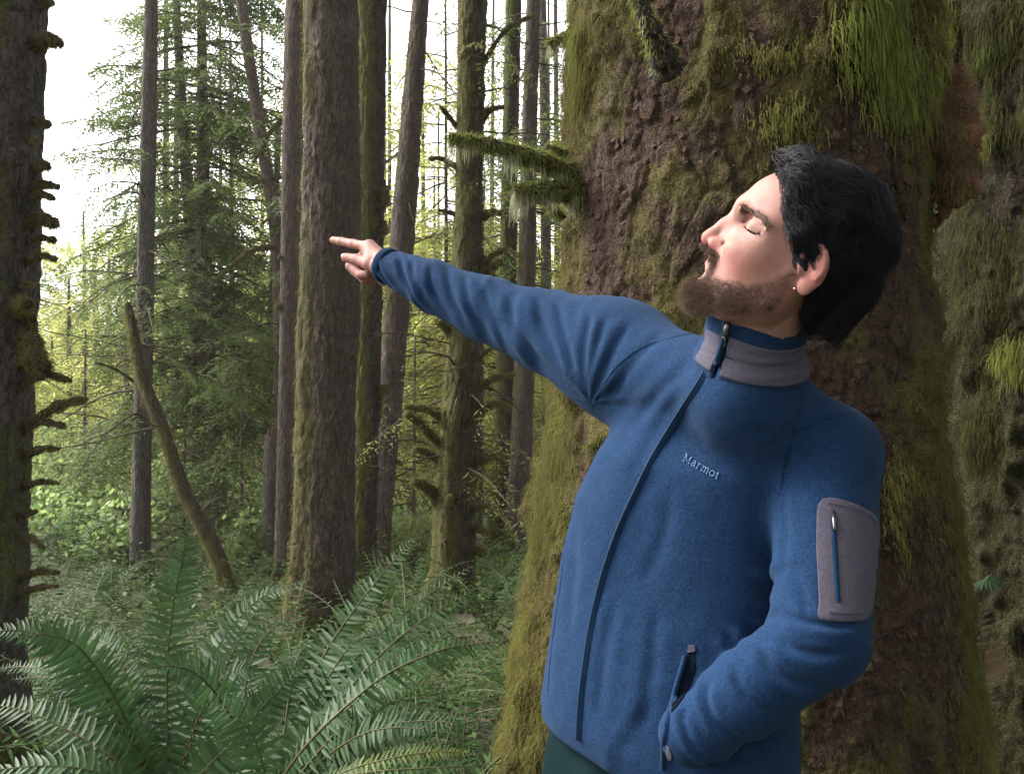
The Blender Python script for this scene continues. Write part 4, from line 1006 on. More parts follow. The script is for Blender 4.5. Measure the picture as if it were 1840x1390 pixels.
def build_ferns():
    leaf_pool(); rr = random.Random(4)
    cv = lambda pts: [P(*q) for q in pts]
    toC = -FWD
    # the big clump in the left foreground
    f1 = fern_plant('sword_fern', 'big sword fern clump filling the lower left, one leaf standing straight up', P(300, 1480, 2.0))
    frond(f1, cv([(296, 1450, 1.95), (301, 1330, 2.0), (300, 1200, 2.06), (312, 1080, 2.10), (328, 1000, 2.12), (338, 935, 2.13)]), nrm(toC + UPV * 0.25 + EX * 0.2), rr, 0.064, 0.0135, single=True)
    frond(f1, cv([(290, 1450, 1.90), (235, 1350, 1.92), (170, 1260, 1.96), (115, 1180, 2.0), (70, 1125, 2.03)]), nrm(toC * 0.9 + UPV * 0.5), rr, 0.075, 0.0145, single=True)
    frond(f1, cv([(306, 1450, 1.92), (345, 1330, 1.98), (395, 1220, 2.05), (440, 1130, 2.1), (486, 1062, 2.14)]), nrm(toC + UPV * 0.3 - EX * 0.2), rr, 0.066, 0.014, single=True)
    frond(f1, cv([(285, 1455, 1.85), (215, 1370, 1.84), (120, 1310, 1.86), (40, 1275, 1.88), (-40, 1262, 1.9)]), nrm(toC * 0.5 + UPV), rr, 0.070, 0.014)
    frond(f1, cv([(300, 1450, 2.0), (270, 1340, 2.12), (215, 1230, 2.22), (150, 1150, 2.3), (60, 1095, 2.34)]), nrm(toC * 0.6 + UPV), rr, 0.07, 0.015)
    frond(f1, cv([(300, 1450, 2.0), (330, 1300, 2.2), (380, 1180, 2.3), (460, 1080, 2.36), (560, 1040, 2.36)]), nrm(toC * 0.5 + UPV), rr, 0.066, 0.015)
    frond(f1, cv([(306, 1460, 1.9), (400, 1350, 1.9), (490, 1250, 1.96), (548, 1190, 2.0)]), nrm(toC + UPV * 0.4), rr, 0.06, 0.014)
    frond(f1, cv([(280, 1460, 1.8), (180, 1390, 1.75), (80, 1375, 1.72), (-30, 1385, 1.7)]), nrm(UPV + toC * 0.3), rr, 0.07, 0.014)
    frond(f1, cv([(310, 1460, 1.85), (360, 1390, 1.8), (420, 1330, 1.8), (470, 1270, 1.84), (500, 1240, 1.86)]), nrm(toC + UPV * 0.6 + EX * 0.3), rr, 0.06, 0.014)
    frond(f1, cv([(295, 1460, 2.0), (250, 1350, 2.1), (225, 1230, 2.2), (235, 1130, 2.26)]), nrm(toC + UPV * 0.4), rr, 0.06, 0.014)
    # the clump that arches to the right, pale glossy upper sides
    f2 = fern_plant('sword_fern', 'arching sword fern in front of the thickest middle trunk, glossy leaves reaching right', P(500, 1500, 1.75))
    frond(f2, cv([(478, 1440, 1.66), (545, 1345, 1.62), (620, 1270, 1.62), (700, 1208, 1.66), (790, 1168, 1.70), (850, 1157, 1.73), (915, 1150, 1.76)]), nrm(UPV + toC * 0.75 - EX * 0.3), rr, 0.052, 0.0135, single=True, fold=-0.1)
    frond(f2, cv([(500, 1440, 1.8), (555, 1340, 1.84), (625, 1240, 1.9), (700, 1160, 1.96), (780, 1100, 2.0), (852, 1060, 2.03)]), nrm(UPV * 0.8 + toC - EX * 0.3), rr, 0.060, 0.014, single=True)
    frond(f2, cv([(480, 1440, 1.85), (520, 1310, 1.95), (580, 1180, 2.05), (640, 1090, 2.12), (700, 1015, 2.16), (744, 965, 2.18)]), nrm(UPV * 0.5 + toC - EX * 0.4), rr, 0.056, 0.014, single=True)
    frond(f2, cv([(490, 1440, 1.9), (560, 1290, 2.1), (640, 1180, 2.2), (740, 1090, 2.3), (850, 1015, 2.36)]), nrm(UPV + toC * 0.6), rr, 0.055, 0.015)
    frond(f2, cv([(500, 1440, 1.75), (590, 1330, 1.74), (680, 1240, 1.78), (760, 1170, 1.84), (830, 1110, 1.9)]), nrm(UPV + toC * 0.7), rr, 0.058, 0.0145)
    frond(f2, cv([(520, 1450, 1.6), (610, 1390, 1.52), (700, 1362, 1.5), (780, 1350, 1.5), (845, 1352, 1.5)]), nrm(UPV + toC * 0.5), rr, 0.022, 0.010, mat='fern_old')
    frond(f2, cv([(470, 1440, 1.8), (450, 1340, 1.9), (440, 1240, 2.0), (470, 1150, 2.06), (545, 1085, 2.1)]), nrm(UPV * 0.7 + toC), rr, 0.056, 0.0145)
    frond(f2, cv([(480, 1440, 1.7), (470, 1360, 1.66), (430, 1290, 1.66), (360, 1250, 1.7)]), nrm(UPV * 0.7 + toC), rr, 0.055, 0.0145)
    frond(f2, cv([(500, 1450, 1.65), (590, 1400, 1.58), (680, 1385, 1.55), (790, 1378, 1.55), (900, 1372, 1.58)]), nrm(UPV + toC * 0.5), rr, 0.04, 0.0125)
    frond(f2, cv([(490, 1440, 1.85), (500, 1320, 2.0), (540, 1220, 2.1), (610, 1130, 2.2), (680, 1070, 2.26)]), nrm(UPV * 0.7 + toC), rr, 0.055, 0.0145)
    q = random.Random(71)
    for f, (bx, by, bd), nfr in ((f1, (298, 1455, 1.95), 16), (f2, (495, 1450, 1.8), 14)):
        for k in range(nfr):
            sgn = (1 if f is f2 and q.random() < 0.7 else -1 if q.random() < 0.55 else 1); dx = sgn * q.uniform(60, 340); top = q.uniform(60, 330); dd = q.uniform(-0.25, 0.45)
            pts_ = [(bx + dx * t, by - top * math.sin(min(1.0, t * 1.15) * 1.75), bd + dd * t) for t in (0, .2, .4, .6, .8, 1.0)]
            frond(f, cv(pts_), nrm(UPV * q.uniform(0.5, 1) + toC * q.uniform(0.4, 1) + EX * q.uniform(-.4, .4)), q, q.uniform(0.045, 0.062), 0.0135, mat='fern')
    # the withered fern on the far side of the giant tree
    f3 = fern_plant('sword_fern', 'small half-withered fern growing beside the giant trunk, right', P(1760, 1290, 2.75))
    frond(f3, cv([(1762, 1300, 2.7), (1768, 1230, 2.66), (1764, 1160, 2.64), (1756, 1080, 2.66)]), nrm(toC + UPV * 0.2), rr, 0.085, 0.017, mat='fern_dead')
    frond(f3, cv([(1758, 1260, 2.7), (1764, 1200, 2.64), (1776, 1150, 2.62), (1786, 1118, 2.62)]), nrm(toC * 0.5 + UPV * 0.2 + EX), rr, 0.04, 0.015)
    frond(f3, cv([(1745, 1052, 2.7), (1770, 1045, 2.66), (1795, 1047, 2.64)]), nrm(toC * 0.7 + UPV), rr, 0.05, 0.012)
    # fern banks further back: build some, copy with their parts
    protos = []
    for k in range(4):
        r = fern_plant('fern', 'fern', (0, 0, 0)); q = random.Random(30 + k)
        for j in range(9 if k < 2 else 11):
            az = j / 9 * 2 * math.pi + q.uniform(-0.3, 0.3); L = q.uniform(0.45, 0.75) * (0.75 if k > 1 else 1)
            c = arch((0, 0, 0), az, L, q.uniform(0.75, 1.35), q.uniform(1.1, 2.0)); N_ = np.gradient(c, axis=0); h = np.array([math.cos(az), math.sin(az), 0])
            nv = nrm(np.cross(np.cross(N_, [0, 0, 1.0]) + 1e-6, N_)); nv[nv[:, 2] < 0] *= -1
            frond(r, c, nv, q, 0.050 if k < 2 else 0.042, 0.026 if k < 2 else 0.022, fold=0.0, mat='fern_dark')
        protos.append(r)
    def copy_fern(src, loc, rz, sc, label):
        r = src.copy(); COL.objects.link(r); r.location = loc; r.rotation_euler = (0, 0, rz); r.scale = (sc,) * 3; tag(r, label, 'fern', 'ferns carpeting the forest floor')
        for ch in src.children:
            c = ch.copy(); COL.objects.link(c); c.parent = r
            for g in ch.children:
                d = g.copy(); COL.objects.link(d); d.parent = c
        return r
    spots = []
    q = random.Random(9); tries = 0
    while len(spots) < 110 and tries < 4000:
        tries += 1
        Y = 2.3 + 7.5 * q.random() ** 1.3; px = q.uniform(-60, 960) if Y > 2.6 else q.uniform(560, 930)
        x = (px - 920) / FPX * Y
        if any((x - a) ** 2 + (Y - b) ** 2 < (0.20 + 0.03 * Y) ** 2 for a, b in spots): continue
        if Y < 3.2 and px < 100: continue
        spots.append((x, Y))
    rows = [('nearest row', 0, 3.1), ('second row', 3.1, 4.1), ('third row', 4.1, 5.2), ('fourth row', 5.2, 6.8), ('fifth row', 6.8, 8.2), ('farthest row', 8.2, 99)]
    for rn, y0, y1 in rows:
        row = sorted([t for t in spots if y0 <= t[1] < y1], key=lambda t: t[0] / t[1])
        for k, (x, Y) in enumerate(row):
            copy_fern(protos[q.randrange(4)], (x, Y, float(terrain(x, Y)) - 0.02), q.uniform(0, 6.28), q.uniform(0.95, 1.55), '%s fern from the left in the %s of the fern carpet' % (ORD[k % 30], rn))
    for pr in protos:
        for ch in list(pr.children):
            for g in list(ch.children): bpy.data.objects.remove(g)
            bpy.data.objects.remove(ch)
        bpy.data.objects.remove(pr)
def build_shrubs():
    # broad pale leaves catching the light, left
    rr = random.Random(14); rg = np.random.default_rng(14)
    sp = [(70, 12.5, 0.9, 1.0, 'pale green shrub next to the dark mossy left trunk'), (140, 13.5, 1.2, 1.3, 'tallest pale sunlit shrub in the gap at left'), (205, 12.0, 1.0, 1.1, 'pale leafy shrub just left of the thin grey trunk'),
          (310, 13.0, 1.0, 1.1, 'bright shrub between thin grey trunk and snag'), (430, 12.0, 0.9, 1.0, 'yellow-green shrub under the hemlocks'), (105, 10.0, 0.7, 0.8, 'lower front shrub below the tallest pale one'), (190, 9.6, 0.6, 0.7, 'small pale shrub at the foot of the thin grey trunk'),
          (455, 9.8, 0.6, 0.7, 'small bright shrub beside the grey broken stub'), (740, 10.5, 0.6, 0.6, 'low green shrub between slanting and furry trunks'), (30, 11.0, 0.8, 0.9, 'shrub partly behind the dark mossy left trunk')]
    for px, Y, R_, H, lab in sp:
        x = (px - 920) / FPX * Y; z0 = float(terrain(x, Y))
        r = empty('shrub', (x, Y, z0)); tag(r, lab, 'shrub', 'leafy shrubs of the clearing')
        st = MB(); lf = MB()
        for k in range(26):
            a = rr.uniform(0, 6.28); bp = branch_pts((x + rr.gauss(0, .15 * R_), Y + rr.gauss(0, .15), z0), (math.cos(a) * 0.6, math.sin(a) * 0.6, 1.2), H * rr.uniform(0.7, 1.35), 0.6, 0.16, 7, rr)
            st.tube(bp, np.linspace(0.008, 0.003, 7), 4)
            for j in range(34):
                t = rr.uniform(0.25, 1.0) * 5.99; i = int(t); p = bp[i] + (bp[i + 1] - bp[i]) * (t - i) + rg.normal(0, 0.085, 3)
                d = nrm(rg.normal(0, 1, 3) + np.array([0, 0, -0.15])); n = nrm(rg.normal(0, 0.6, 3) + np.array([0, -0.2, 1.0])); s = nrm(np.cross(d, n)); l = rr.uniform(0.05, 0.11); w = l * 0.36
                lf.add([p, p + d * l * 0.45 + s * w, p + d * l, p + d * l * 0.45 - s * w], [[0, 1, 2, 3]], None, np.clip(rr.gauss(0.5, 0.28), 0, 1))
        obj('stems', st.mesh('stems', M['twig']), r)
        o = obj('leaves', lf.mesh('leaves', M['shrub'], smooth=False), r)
    # low leaves over the ground, too many to count
    n = 52000; Y = 2.2 + 20 * rg.random(n) ** 1.6; x = np.where(rg.random(n) < 0.5, (rg.uniform(-120, 1080, n) - 920) / FPX * Y, (rg.uniform(-1100, 2600, n) - 920) / FPX * Y); z = terrain(x, Y)
    keep = ~((Y < 3.0) & (x > 0.1)) & ~((np.abs(x - 0.65) < 0.75) & (Y < 3.2)); x, Y, z = x[keep], Y[keep], z[keep]; n = len(x)
    hgt = np.abs(rg.normal(0, 0.12, n)) * (1 + 1.2 * sstep(6, 12, Y)) + 0.01
    p = np.stack([x, Y, z + hgt], 1); d = nrm(rg.normal(0, 1, (n, 3)) * np.array([1, 1, 0.45])); nn = nrm(rg.normal(0, 0.45, (n, 3)) + np.array([0, 0, 1.0])); s = nrm(np.cross(d, nn))
    l = rg.uniform(0.018, 0.045, n)[:, None] * (0.7 + Y / 9)[:, None]
    V = np.stack([p, p + d * l * 0.5 + s * l * 0.3, p + d * l, p + d * l * 0.5 - s * l * 0.3], 1).reshape(-1, 3)
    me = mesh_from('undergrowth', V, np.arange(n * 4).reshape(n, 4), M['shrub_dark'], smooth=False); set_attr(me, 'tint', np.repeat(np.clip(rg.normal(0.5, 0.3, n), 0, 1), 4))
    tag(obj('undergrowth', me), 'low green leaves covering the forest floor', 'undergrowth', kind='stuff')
    # litter twigs on the ground
    mb = MB()
    for k in range(500):
        Yk = 2.2 + 9 * rr.random(); xk = (rr.uniform(-50, 1020) - 920) / FPX * Yk; zk = float(terrain(xk, Yk)) + 0.03
        a = rr.uniform(0, 6.28); L = rr.uniform(0.1, 0.5); c = branch_pts((xk, Yk, zk), (math.cos(a), math.sin(a), 0.05), L, 0.1, 0.1, 4, rr); mb.tube(c, np.linspace(0.006, 0.002, 4), 4)
    tag(obj('fallen_twigs', mb.mesh('fallen_twigs', M['twig'])), 'dead twigs strewn over the forest floor', 'twigs', kind='stuff')
    # distant wood closing the view
    mb = MB(); tw = MB()
    for k in range(760):
        Yk = rr.uniform(22, 44); xk = rr.uniform(-0.75, 0.75) * Yk * (1.6 if k >= 520 else 1); zk = float(terrain(xk, Yk)); H = rr.uniform(1.5, 5.5) * (0.55 + 0.55 * (xk / Yk > -0.30) )
        tw.tube([(xk, Yk, zk - 0.2), (xk + rr.gauss(0, .2), Yk, zk + H * 0.8)], [0.08, 0.03], 5)
        m_ = 130; q = rg.random(m_); zz = zk + H * q; rad = (1.6 - 0.9 * q) * rg.uniform(0.2, 1.0, m_); an = rg.uniform(0, 6.28, m_)
        p = np.stack([xk + rad * np.cos(an), Yk + rad * np.sin(an), zz], 1); d = nrm(np.stack([np.cos(an), np.sin(an), rg.uniform(-0.9, 0.1, m_)], 1)); s = nrm(np.cross(d, rg.normal(0, 1, (m_, 3)))); l = rg.uniform(0.25, 0.6, m_)[:, None]
        mb.add(np.stack([p, p + d * l * 0.5 + s * l * 0.16, p + d * l, p + d * l * 0.5 - s * l * 0.16], 1).reshape(-1, 3), np.arange(m_ * 4).reshape(m_, 4), None, np.repeat(np.clip(rg.normal(0.5, 0.25, m_), 0, 1), 4))
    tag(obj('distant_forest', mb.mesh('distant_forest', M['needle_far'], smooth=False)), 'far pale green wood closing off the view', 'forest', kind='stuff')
    tag(obj('distant_trunks', tw.mesh('distant_trunks', M['bark_grey'])), 'mass of far trunks in the pale wood', 'forest', kind='stuff')
def build_shade_canopy():
    """Unseen boughs added over, behind and right of the camera to block sky light; open to the left."""
    rg = np.random.default_rng(50); P0 = []
    def vol(n, lo, hi):
        P0.append(rg.uniform(lo, hi, (n, 3)))
    vol(3000, (-2.0, -10, 6.2), (12, 7.5, 9.0)); vol(2600, (-5, -12, 0.0), (12, -8, 9.0)); vol(2600, (6, -10, 0.0), (10, 9, 9.0))
    p = np.concatenate(P0); n = len(p)
    keep = fbm(p * 0.45, 2) > -0.35; p = p[keep]; n = len(p)
    d = nrm(rg.normal(0, 1, (n, 3)) * np.array([1, 1, 0.5])); s_ = nrm(np.cross(d, rg.normal(0, 1, (n, 3)))); l = rg.uniform(0.4, 0.9, n)[:, None]
    V = np.stack([p, p + d * l * 0.5 + s_ * l * 0.22, p + d * l, p + d * l * 0.5 - s_ * l * 0.22], 1).reshape(-1, 3)
    me = mesh_from('shade_canopy', V, np.arange(n * 4).reshape(n, 4), M['needle'], smooth=False); set_attr(me, 'tint', np.repeat(np.clip(rg.normal(0.4, 0.25, n), 0, 1), 4))
    tag(obj('shade_canopy', me), 'unseen boughs of the surrounding wood, added to shade the scene', 'canopy', kind='stuff')
build_shade_canopy()
build_ferns(); build_shrubs()
# ================================================================== the person
def build_person():
    base = P(1190, 695, 1.33); base[2] = 0.0
    person = empty('person', base)
    tag(person, 'bearded dark-haired person in blue fleece jacket, arm stretched out pointing, head tilted back', 'person')

    # ---------------------------------------------------------------- head frame
    tra = P(1428, 500, 1.075)
    v = nrm(tra - C0)
    hx = nrm(np.cross(v, [0, 0, 1.0])); hu = np.cross(hx, v)
    a = R(32)
    Fh = -math.cos(a) * hx + math.sin(a) * hu
    Uh = math.sin(a) * hx + math.cos(a) * hu
    Lh = -v
    yw = R(3)
    Fh, Lh = Fh * math.cos(yw) + Lh * math.sin(yw), Lh * math.cos(yw) - Fh * math.sin(yw)
    H0 = tra - Lh * 0.073
    HM = np.stack([Fh, Lh, Uh])            # rows: local axes
    def h2w(p): return np.asarray(p, float) @ HM + H0
    def w2h(p): return (np.asarray(p, float) - H0) @ HM.T

    # ---------------------------------------------------------------- skeleton
    shR = P(1108, 640, 1.49); elR = P(878, 556, 1.655); wrR = P(694, 477, 1.785)
    shL = P(1488, 818, 1.235); elL = P(1474, 1146, 1.120); wrL = P(1244, 1318, 1.150)
    neckB = P(1348, 680, 1.228)
    hem = P(1196, 1375, 1.325)
    chest_top = P(1335, 700, 1.335)
    A = nrm(chest_top - hem); TL = float(np.linalg.norm(chest_top - hem))
    Ls = nrm(np.array([0.74, -0.67, 0.0])); Ls = nrm(Ls - A * (Ls @ A))
    Nf = nrm(np.cross(Ls, A))
    if Nf[1] > 0: Nf = -Nf
    neck_top = h2w([0.0, 0, -0.04])

    # ---------------------------------------------------------------- head
    def head_sdf(G):
        d = ell(G, (0.006, 0, 0.052), (0.092, 0.073, 0.079))
        d = smin(d, ell(G, (0.030, 0, 0.058), (0.074, 0.063, 0.060)), 0.02)
        d = smin(d, ell(G, (0.047, 0, -0.018), (0.052, 0.056, 0.070)), 0.025)
        d = smin(d, ell(G, (0.076, 0, -0.040), (0.026, 0.031, 0.032)), 0.015)        # muzzle
        for s in (1, -1):
            d = smin(d, chain(G, [(-0.002, s * 0.055, -0.004), (0.012, s * 0.051, -0.044), (0.052, s * 0.034, -0.072), (0.078, s * 0.013, -0.079)],
                              [0.016, 0.016, 0.016, 0.016], 0.01), 0.022)             # jaw
            d = smin(d, ell(G, (0.062, s * 0.046, -0.006), (0.030, 0.019, 0.016)), 0.022)   # cheekbone
            d = smin(d, chain(G, [(0.0955, s * 0.005, 0.045), (0.0815, s * 0.029, 0.0475), (0.057, s * 0.050, 0.040)], [0.0125, 0.0115, 0.010], 0.01), 0.014)
            d = smin(d, chain(G, [(0.056, s * 0.053, 0.038), (0.052, s * 0.052, 0.004)], [0.010, 0.010], 0.01), 0.022)
            d = smin(d, ell(G, (0.034, s * 0.042, -0.012), (0.040, 0.025, 0.048)), 0.02)
        d = smin(d, ell(G, (0.084, 0, -0.076), (0.018, 0.022, 0.018)), 0.015)         # chin
        for s in (1, -1):
            d = smax(d, -ell(G, (0.0970, s * 0.0340, 0.0340), (0.0200, 0.0220, 0.0125)), 0.012)   # eye hollow
            d = smin(d, ell(G, (0.0655, s * 0.0360, 0.0335), (0.0175, 0.0185, 0.0160)), 0.004)   # closed lid over the eye
        # nose
        d = smin(d, chain(G, [(0.0965, 0, 0.036), (0.1060, 0, 0.014), (0.1160, 0, -0.0105)], [0.0085, 0.0092, 0.0110], 0.008), 0.011)
        for s in (1, -1):
            d = smin(d, ell(G, (0.102, s * 0.0150, -0.0130), (0.0125, 0.0080, 0.0092)), 0.006)
            d = smin(d, cap(G, (0.096, s * 0.005, 0.018), (0.091, s * 0.016, -0.010), 0.008, 0.010), 0.010)
        d = smin(d, cap(G, (0.112, 0, -0.0155), (0.099, 0, -0.0210), 0.0055, 0.006), 0.006)   # columella
        for s in (1, -1):
            d = smax(d, -ell(G, (0.1065, s * 0.0085, -0.0220), (0.0065, 0.0042, 0.0055)), 0.003)
            crease = chain(G, [(0.0955, s * 0.0250, -0.0065), (0.0905, s * 0.0250, -0.0190)], [0.0018, 0.0018], 0.002)
            d = smax(d, -crease, 0.004)
        # lips
        up = None
        for s in (1, -1):
            c = chain(G, [(0.0985, s * 0.0005, -0.0285), (0.0965, s * 0.010, -0.0280), (0.0840, s * 0.0245, -0.0340)], [0.0050, 0.0052, 0.0028], 0.003)
            c2 = chain(G, [(0.0965, s * 0.0005, -0.0395), (0.0940, s * 0.011, -0.0390), (0.0830, s * 0.0235, -0.0345)], [0.0060, 0.0058, 0.0028], 0.003)
            c = np.minimum(c, c2)
            up = c if up is None else smin(up, c, 0.002)
        d = smin(d, up, 0.006)
        for s in (1, -1):
            line = chain(G, [(0.1040, 0, -0.0338), (0.1015, s * 0.011, -0.0333), (0.0875, s * 0.0265, -0.0352)], [0.0012] * 3, 0.001)
            d = smax(d, -line, 0.0025)
        d = smax(d, -ell(G, (0.105, 0, -0.0515), (0.009, 0.016, 0.006)), 0.008)
        # ears
        for s in (1, -1):
            tl = R(-22)                                      # the ear leans back
            ex = np.array([math.cos(tl), 0.0, math.sin(tl)]); ez = np.array([-math.sin(tl), 0, math.cos(tl)])
            out = nrm(np.array([0.18, s * 1.0, 0.0]))
            flare = R(22)
            c = np.array([-0.010, s * 0.0785, 0.019])
            bx = nrm(ex * math.cos(flare) - np.array([0, s, 0]) * math.sin(flare))   # fwd axis of the ear plate
            by = np.cross(ez, bx) * (1 if np.cross(ez, bx)[1] * s > 0 else -1)
            def E(u, w, o): return tuple(c + (bx * u + ez * w) * 0.9 + by * o)
            rot = [bx, by, ez]
            e = ell(G, E(-0.003, 0.004, 0), (0.0175, 0.0042, 0.029), rot)
            th = np.linspace(R(-60), R(215), 12)
            ring = [E(0.0 + 0.0165 * math.cos(t) * -1 - 0.002, 0.008 + 0.0235 * math.sin(t), 0.0035) for t in th]
            e = smin(e, chain(G, ring, [0.0036] * len(ring), 0.002), 0.003)
            e = smin(e, ell(G, E(0.004, -0.026, 0.001), (0.0095, 0.0045, 0.0095), rot), 0.005)       # lobe
            ring2 = [E(-0.002 + 0.0085 * math.cos(t) * -1, 0.006 + 0.0145 * math.sin(t), 0.0035) for t in np.linspace(R(-70), R(80), 7)]
            e = smin(e, chain(G, ring2, [0.0028] * len(ring2), 0.002), 0.003)                        # antihelix
            e = smin(e, ell(G, E(0.012, -0.003, 0.003), (0.0055, 0.004, 0.0065), rot), 0.003)        # tragus
            e = smax(e, -ell(G, E(0.002, -0.002, 0.0083), (0.0085, 0.0048, 0.0115), rot), 0.003)      # concha
            d = smin(d, e, 0.004)
        return d
    lo, hi = np.array([-0.125, -0.105, -0.135]), np.array([0.145, 0.105, 0.15])
    nkl = w2h(neckB)
    ntop = np.array([0.008, 0, -0.032])
    d, ax = sparse(lambda G: smin(head_sdf(G), cap(G, ntop, nkl, 0.044, 0.045), 0.03), lo, hi, 0.0021)
    V, F = surface_nets(d, ax)
    V = relax(V, F, 2, 0.4)
    # closed eye: lid bulge, lash line and the fold under the brow, worked into the surface
    t0 = bvh_of(mesh_from('tmp', V, F)); o0 = w2h(C0)
    def hc(px, py):
        h = t0.ray_cast(Vector(o0), Vector(nrm(w2h(P(px, py, 1.0)) - o0))); return np.array(h[0])
    lash_l = spline([hc(*q) for q in ((1339.5, 405.5), (1345, 412), (1352, 416.5), (1359, 418.5), (1366, 418.5))], 24)
    fold_l = spline([hc(*q) for q in ((1338, 398), (1346, 392.5), (1356, 391), (1366, 396), (1374, 405))], 24)
    bag_l = spline([hc(*q) for q in ((1339, 414), (1348, 423), (1360, 427), (1369, 425))], 24)
    brow_l = spline([hc(*q) for q in ((1333, 377), (1341, 374.5), (1352, 377.5), (1363, 383.5), (1373, 393), (1381, 405))], 40)
    lidc = hc(1354, 404.5)
    HN0 = vnormals(V, F); lash = np.zeros(len(V)); browm = np.zeros(len(V)); dsp = np.zeros(len(V))
    for s in (1, -1):
        f_ = np.array([1, s, 1])
        near = np.nonzero(np.linalg.norm(V - lidc * f_, axis=1) < 0.05)[0]; q = V[near]
        dl = np.sqrt(((q[:, None] - (lash_l * f_)[None]) ** 2).sum(2)).min(1); df = np.sqrt(((q[:, None] - (fold_l * f_)[None]) ** 2).sum(2)).min(1)
        db = np.sqrt(((q[:, None] - (brow_l * f_)[None]) ** 2).sum(2)).min(1); dg = np.sqrt(((q[:, None] - (bag_l * f_)[None]) ** 2).sum(2)).min(1)
        c = np.linalg.norm((q - lidc * f_) * np.array([1, 1, 1.25]), axis=1)
        dsp[near] += 0.0042 * np.exp(-(c / 0.0085) ** 2) - 0.0024 * np.exp(-(dl / 0.0018) ** 2) - 0.0034 * np.exp(-(df / 0.0028) ** 2) + 0.0022 * np.exp(-(db / 0.0055) ** 2) - 0.0008 * np.exp(-(dg / 0.003) ** 2)
        lash[near] = np.maximum(lash[near], sstep(0.0022, 0.0007, dl)); browm[near] = np.maximum(browm[near], sstep(0.0050, 0.0015, db))
    V = V + HN0 * dsp[:, None]
    # colour: redder nose, cheeks, ears and lips
    def blob(c, r): return np.exp(-(((V - np.array(c)) / r) ** 2).sum(1))
    fl = np.zeros(len(V))
    for s in (1, -1):
        fl += 0.5 * blob((0.070, s * 0.055, -0.020), (0.030, 0.03, 0.022)) + 0.75 * blob((-0.010, s * 0.085, 0.015), (0.03, 0.02, 0.04)) + 0.8 * blob((0.105, s * 0.018, -0.02), 0.014)
    fl += 1.0 * blob((0.128, 0, -0.017), 0.016) + 0.4 * blob((0.11, 0, 0.01), 0.02)
    fl += 0.35 * (fbm(V * 45, 3) ) - 0.25 * blob((0.09, 0, 0.08), 0.05)
    lipm = np.zeros(len(V))
    for s in (1, -1):
        lipm = np.maximum(lipm, sstep(0.0085, 0.0055, chain(V.T, [(0.101, 0, -0.0285), (0.0980, s * 0.010, -0.0282), (0.086, s * 0.0245, -0.0345)], [0.0] * 3, 0.003)))
        lipm = np.maximum(lipm, sstep(0.0090, 0.0060, chain(V.T, [(0.100, 0, -0.0390), (0.0970, s * 0.011, -0.0387), (0.085, s * 0.0235, -0.0350)], [0.0] * 3, 0.003)))
    # where whiskers grow (used for the beard and the shade of stubble on the skin)
    def beard_mask(p):
        x, y, z = p[:, 0], np.abs(p[:, 1]), p[:, 2]
        # upper edge runs from the sideburn to the mouth corner
        edge = np.interp(x, [-0.02, 0.008, 0.022, 0.045, 0.070, 0.086, 0.10], [0.02, 0.010, -0.018, -0.036, -0.045, -0.050, -0.058])
        m = sstep(0.006, -0.010, z - edge) * sstep(-0.006, 0.006, x)
        lowb = np.interp(x, [0.0, 0.03, 0.06, 0.09], [-0.046, -0.066, -0.084, -0.100])
        m *= sstep(-0.010, 0.006, z - lowb)
        must = sstep(0.036, 0.029, y) * sstep(-0.0360, -0.0305, z) * sstep(-0.0185, -0.0220, z) * sstep(0.076, 0.084, x)
        side = sstep(0.036, 0.031, y) * sstep(0.0225, 0.027, y) * sstep(-0.066, -0.058, z) * sstep(-0.025, -0.030, z) * sstep(0.066, 0.076, x)
        patch = sstep(0.012, 0.006, np.sqrt(((x - 0.105) / 1.0) ** 2 + (np.maximum(y - 0.014, 0)) ** 2 + ((z + 0.0490) / 0.9) ** 2))
        m = m * (1 - 0.5 * patch)
        m = np.maximum(m, np.maximum(must, side))
        lp = np.zeros(len(p))
        for s in (1, -1):
            lp = np.maximum(lp, sstep(0.0075, 0.0055, chain(p.T, [(0.101, 0, -0.0285), (0.0980, s * 0.010, -0.0282), (0.086, s * 0.0245, -0.0345)], [0.0] * 3, 0.003)))
            lp = np.maximum(lp, sstep(0.0080, 0.0060, chain(p.T, [(0.100, 0, -0.0390), (0.0970, s * 0.011, -0.0387), (0.085, s * 0.0235, -0.0350)], [0.0] * 3, 0.003)))
        return m * (1 - lp)
    bm_ = beard_mask(V)
    hV, hF = V, F
    HN = vnormals(V, F)
    parts_V = [h2w(V)]; parts_F = [F]; flush = [fl]; lips = [lipm]; stub = [np.maximum(bm_ * sstep(-0.02, 0.03, V[:, 0] + 0.02), np.maximum(1.3 * lash, 0.75 * browm))]

    # ---------------------------------------------------------------- pointing hand
    pts = dict(
        index=([(664, 444, 1.835), (635, 438.5, 1.865), (613, 434, 1.887), (599, 431.5, 1.900)], [0.0112, 0.0098, 0.0088, 0.0080]),
        thumb=([(690, 484, 1.785), (664, 474, 1.800), (641, 466.5, 1.822), (622, 463, 1.836)], [0.0165, 0.0135, 0.0110, 0.0100]),
        middle=([(662, 452, 1.852), (630, 478, 1.872), (648, 494, 1.848), (662, 492, 1.830)], [0.0112, 0.0102, 0.0092, 0.0085]),
        ring=([(664, 462, 1.868), (637, 487, 1.888), (655, 502, 1.862), (668, 497, 1.845)], [0.0108, 0.0098, 0.0090, 0.0080]),
        little=([(668, 472, 1.880), (649, 494, 1.895), (663, 507, 1.872), (672, 502, 1.856)], [0.0098, 0.0088, 0.0080, 0.0072]))
    allp = np.array([P(*q) for k in pts.values() for q in k[0]] + [wrR + 0.05 * nrm(elR - wrR)])
    wr = P(697, 479, 1.785)
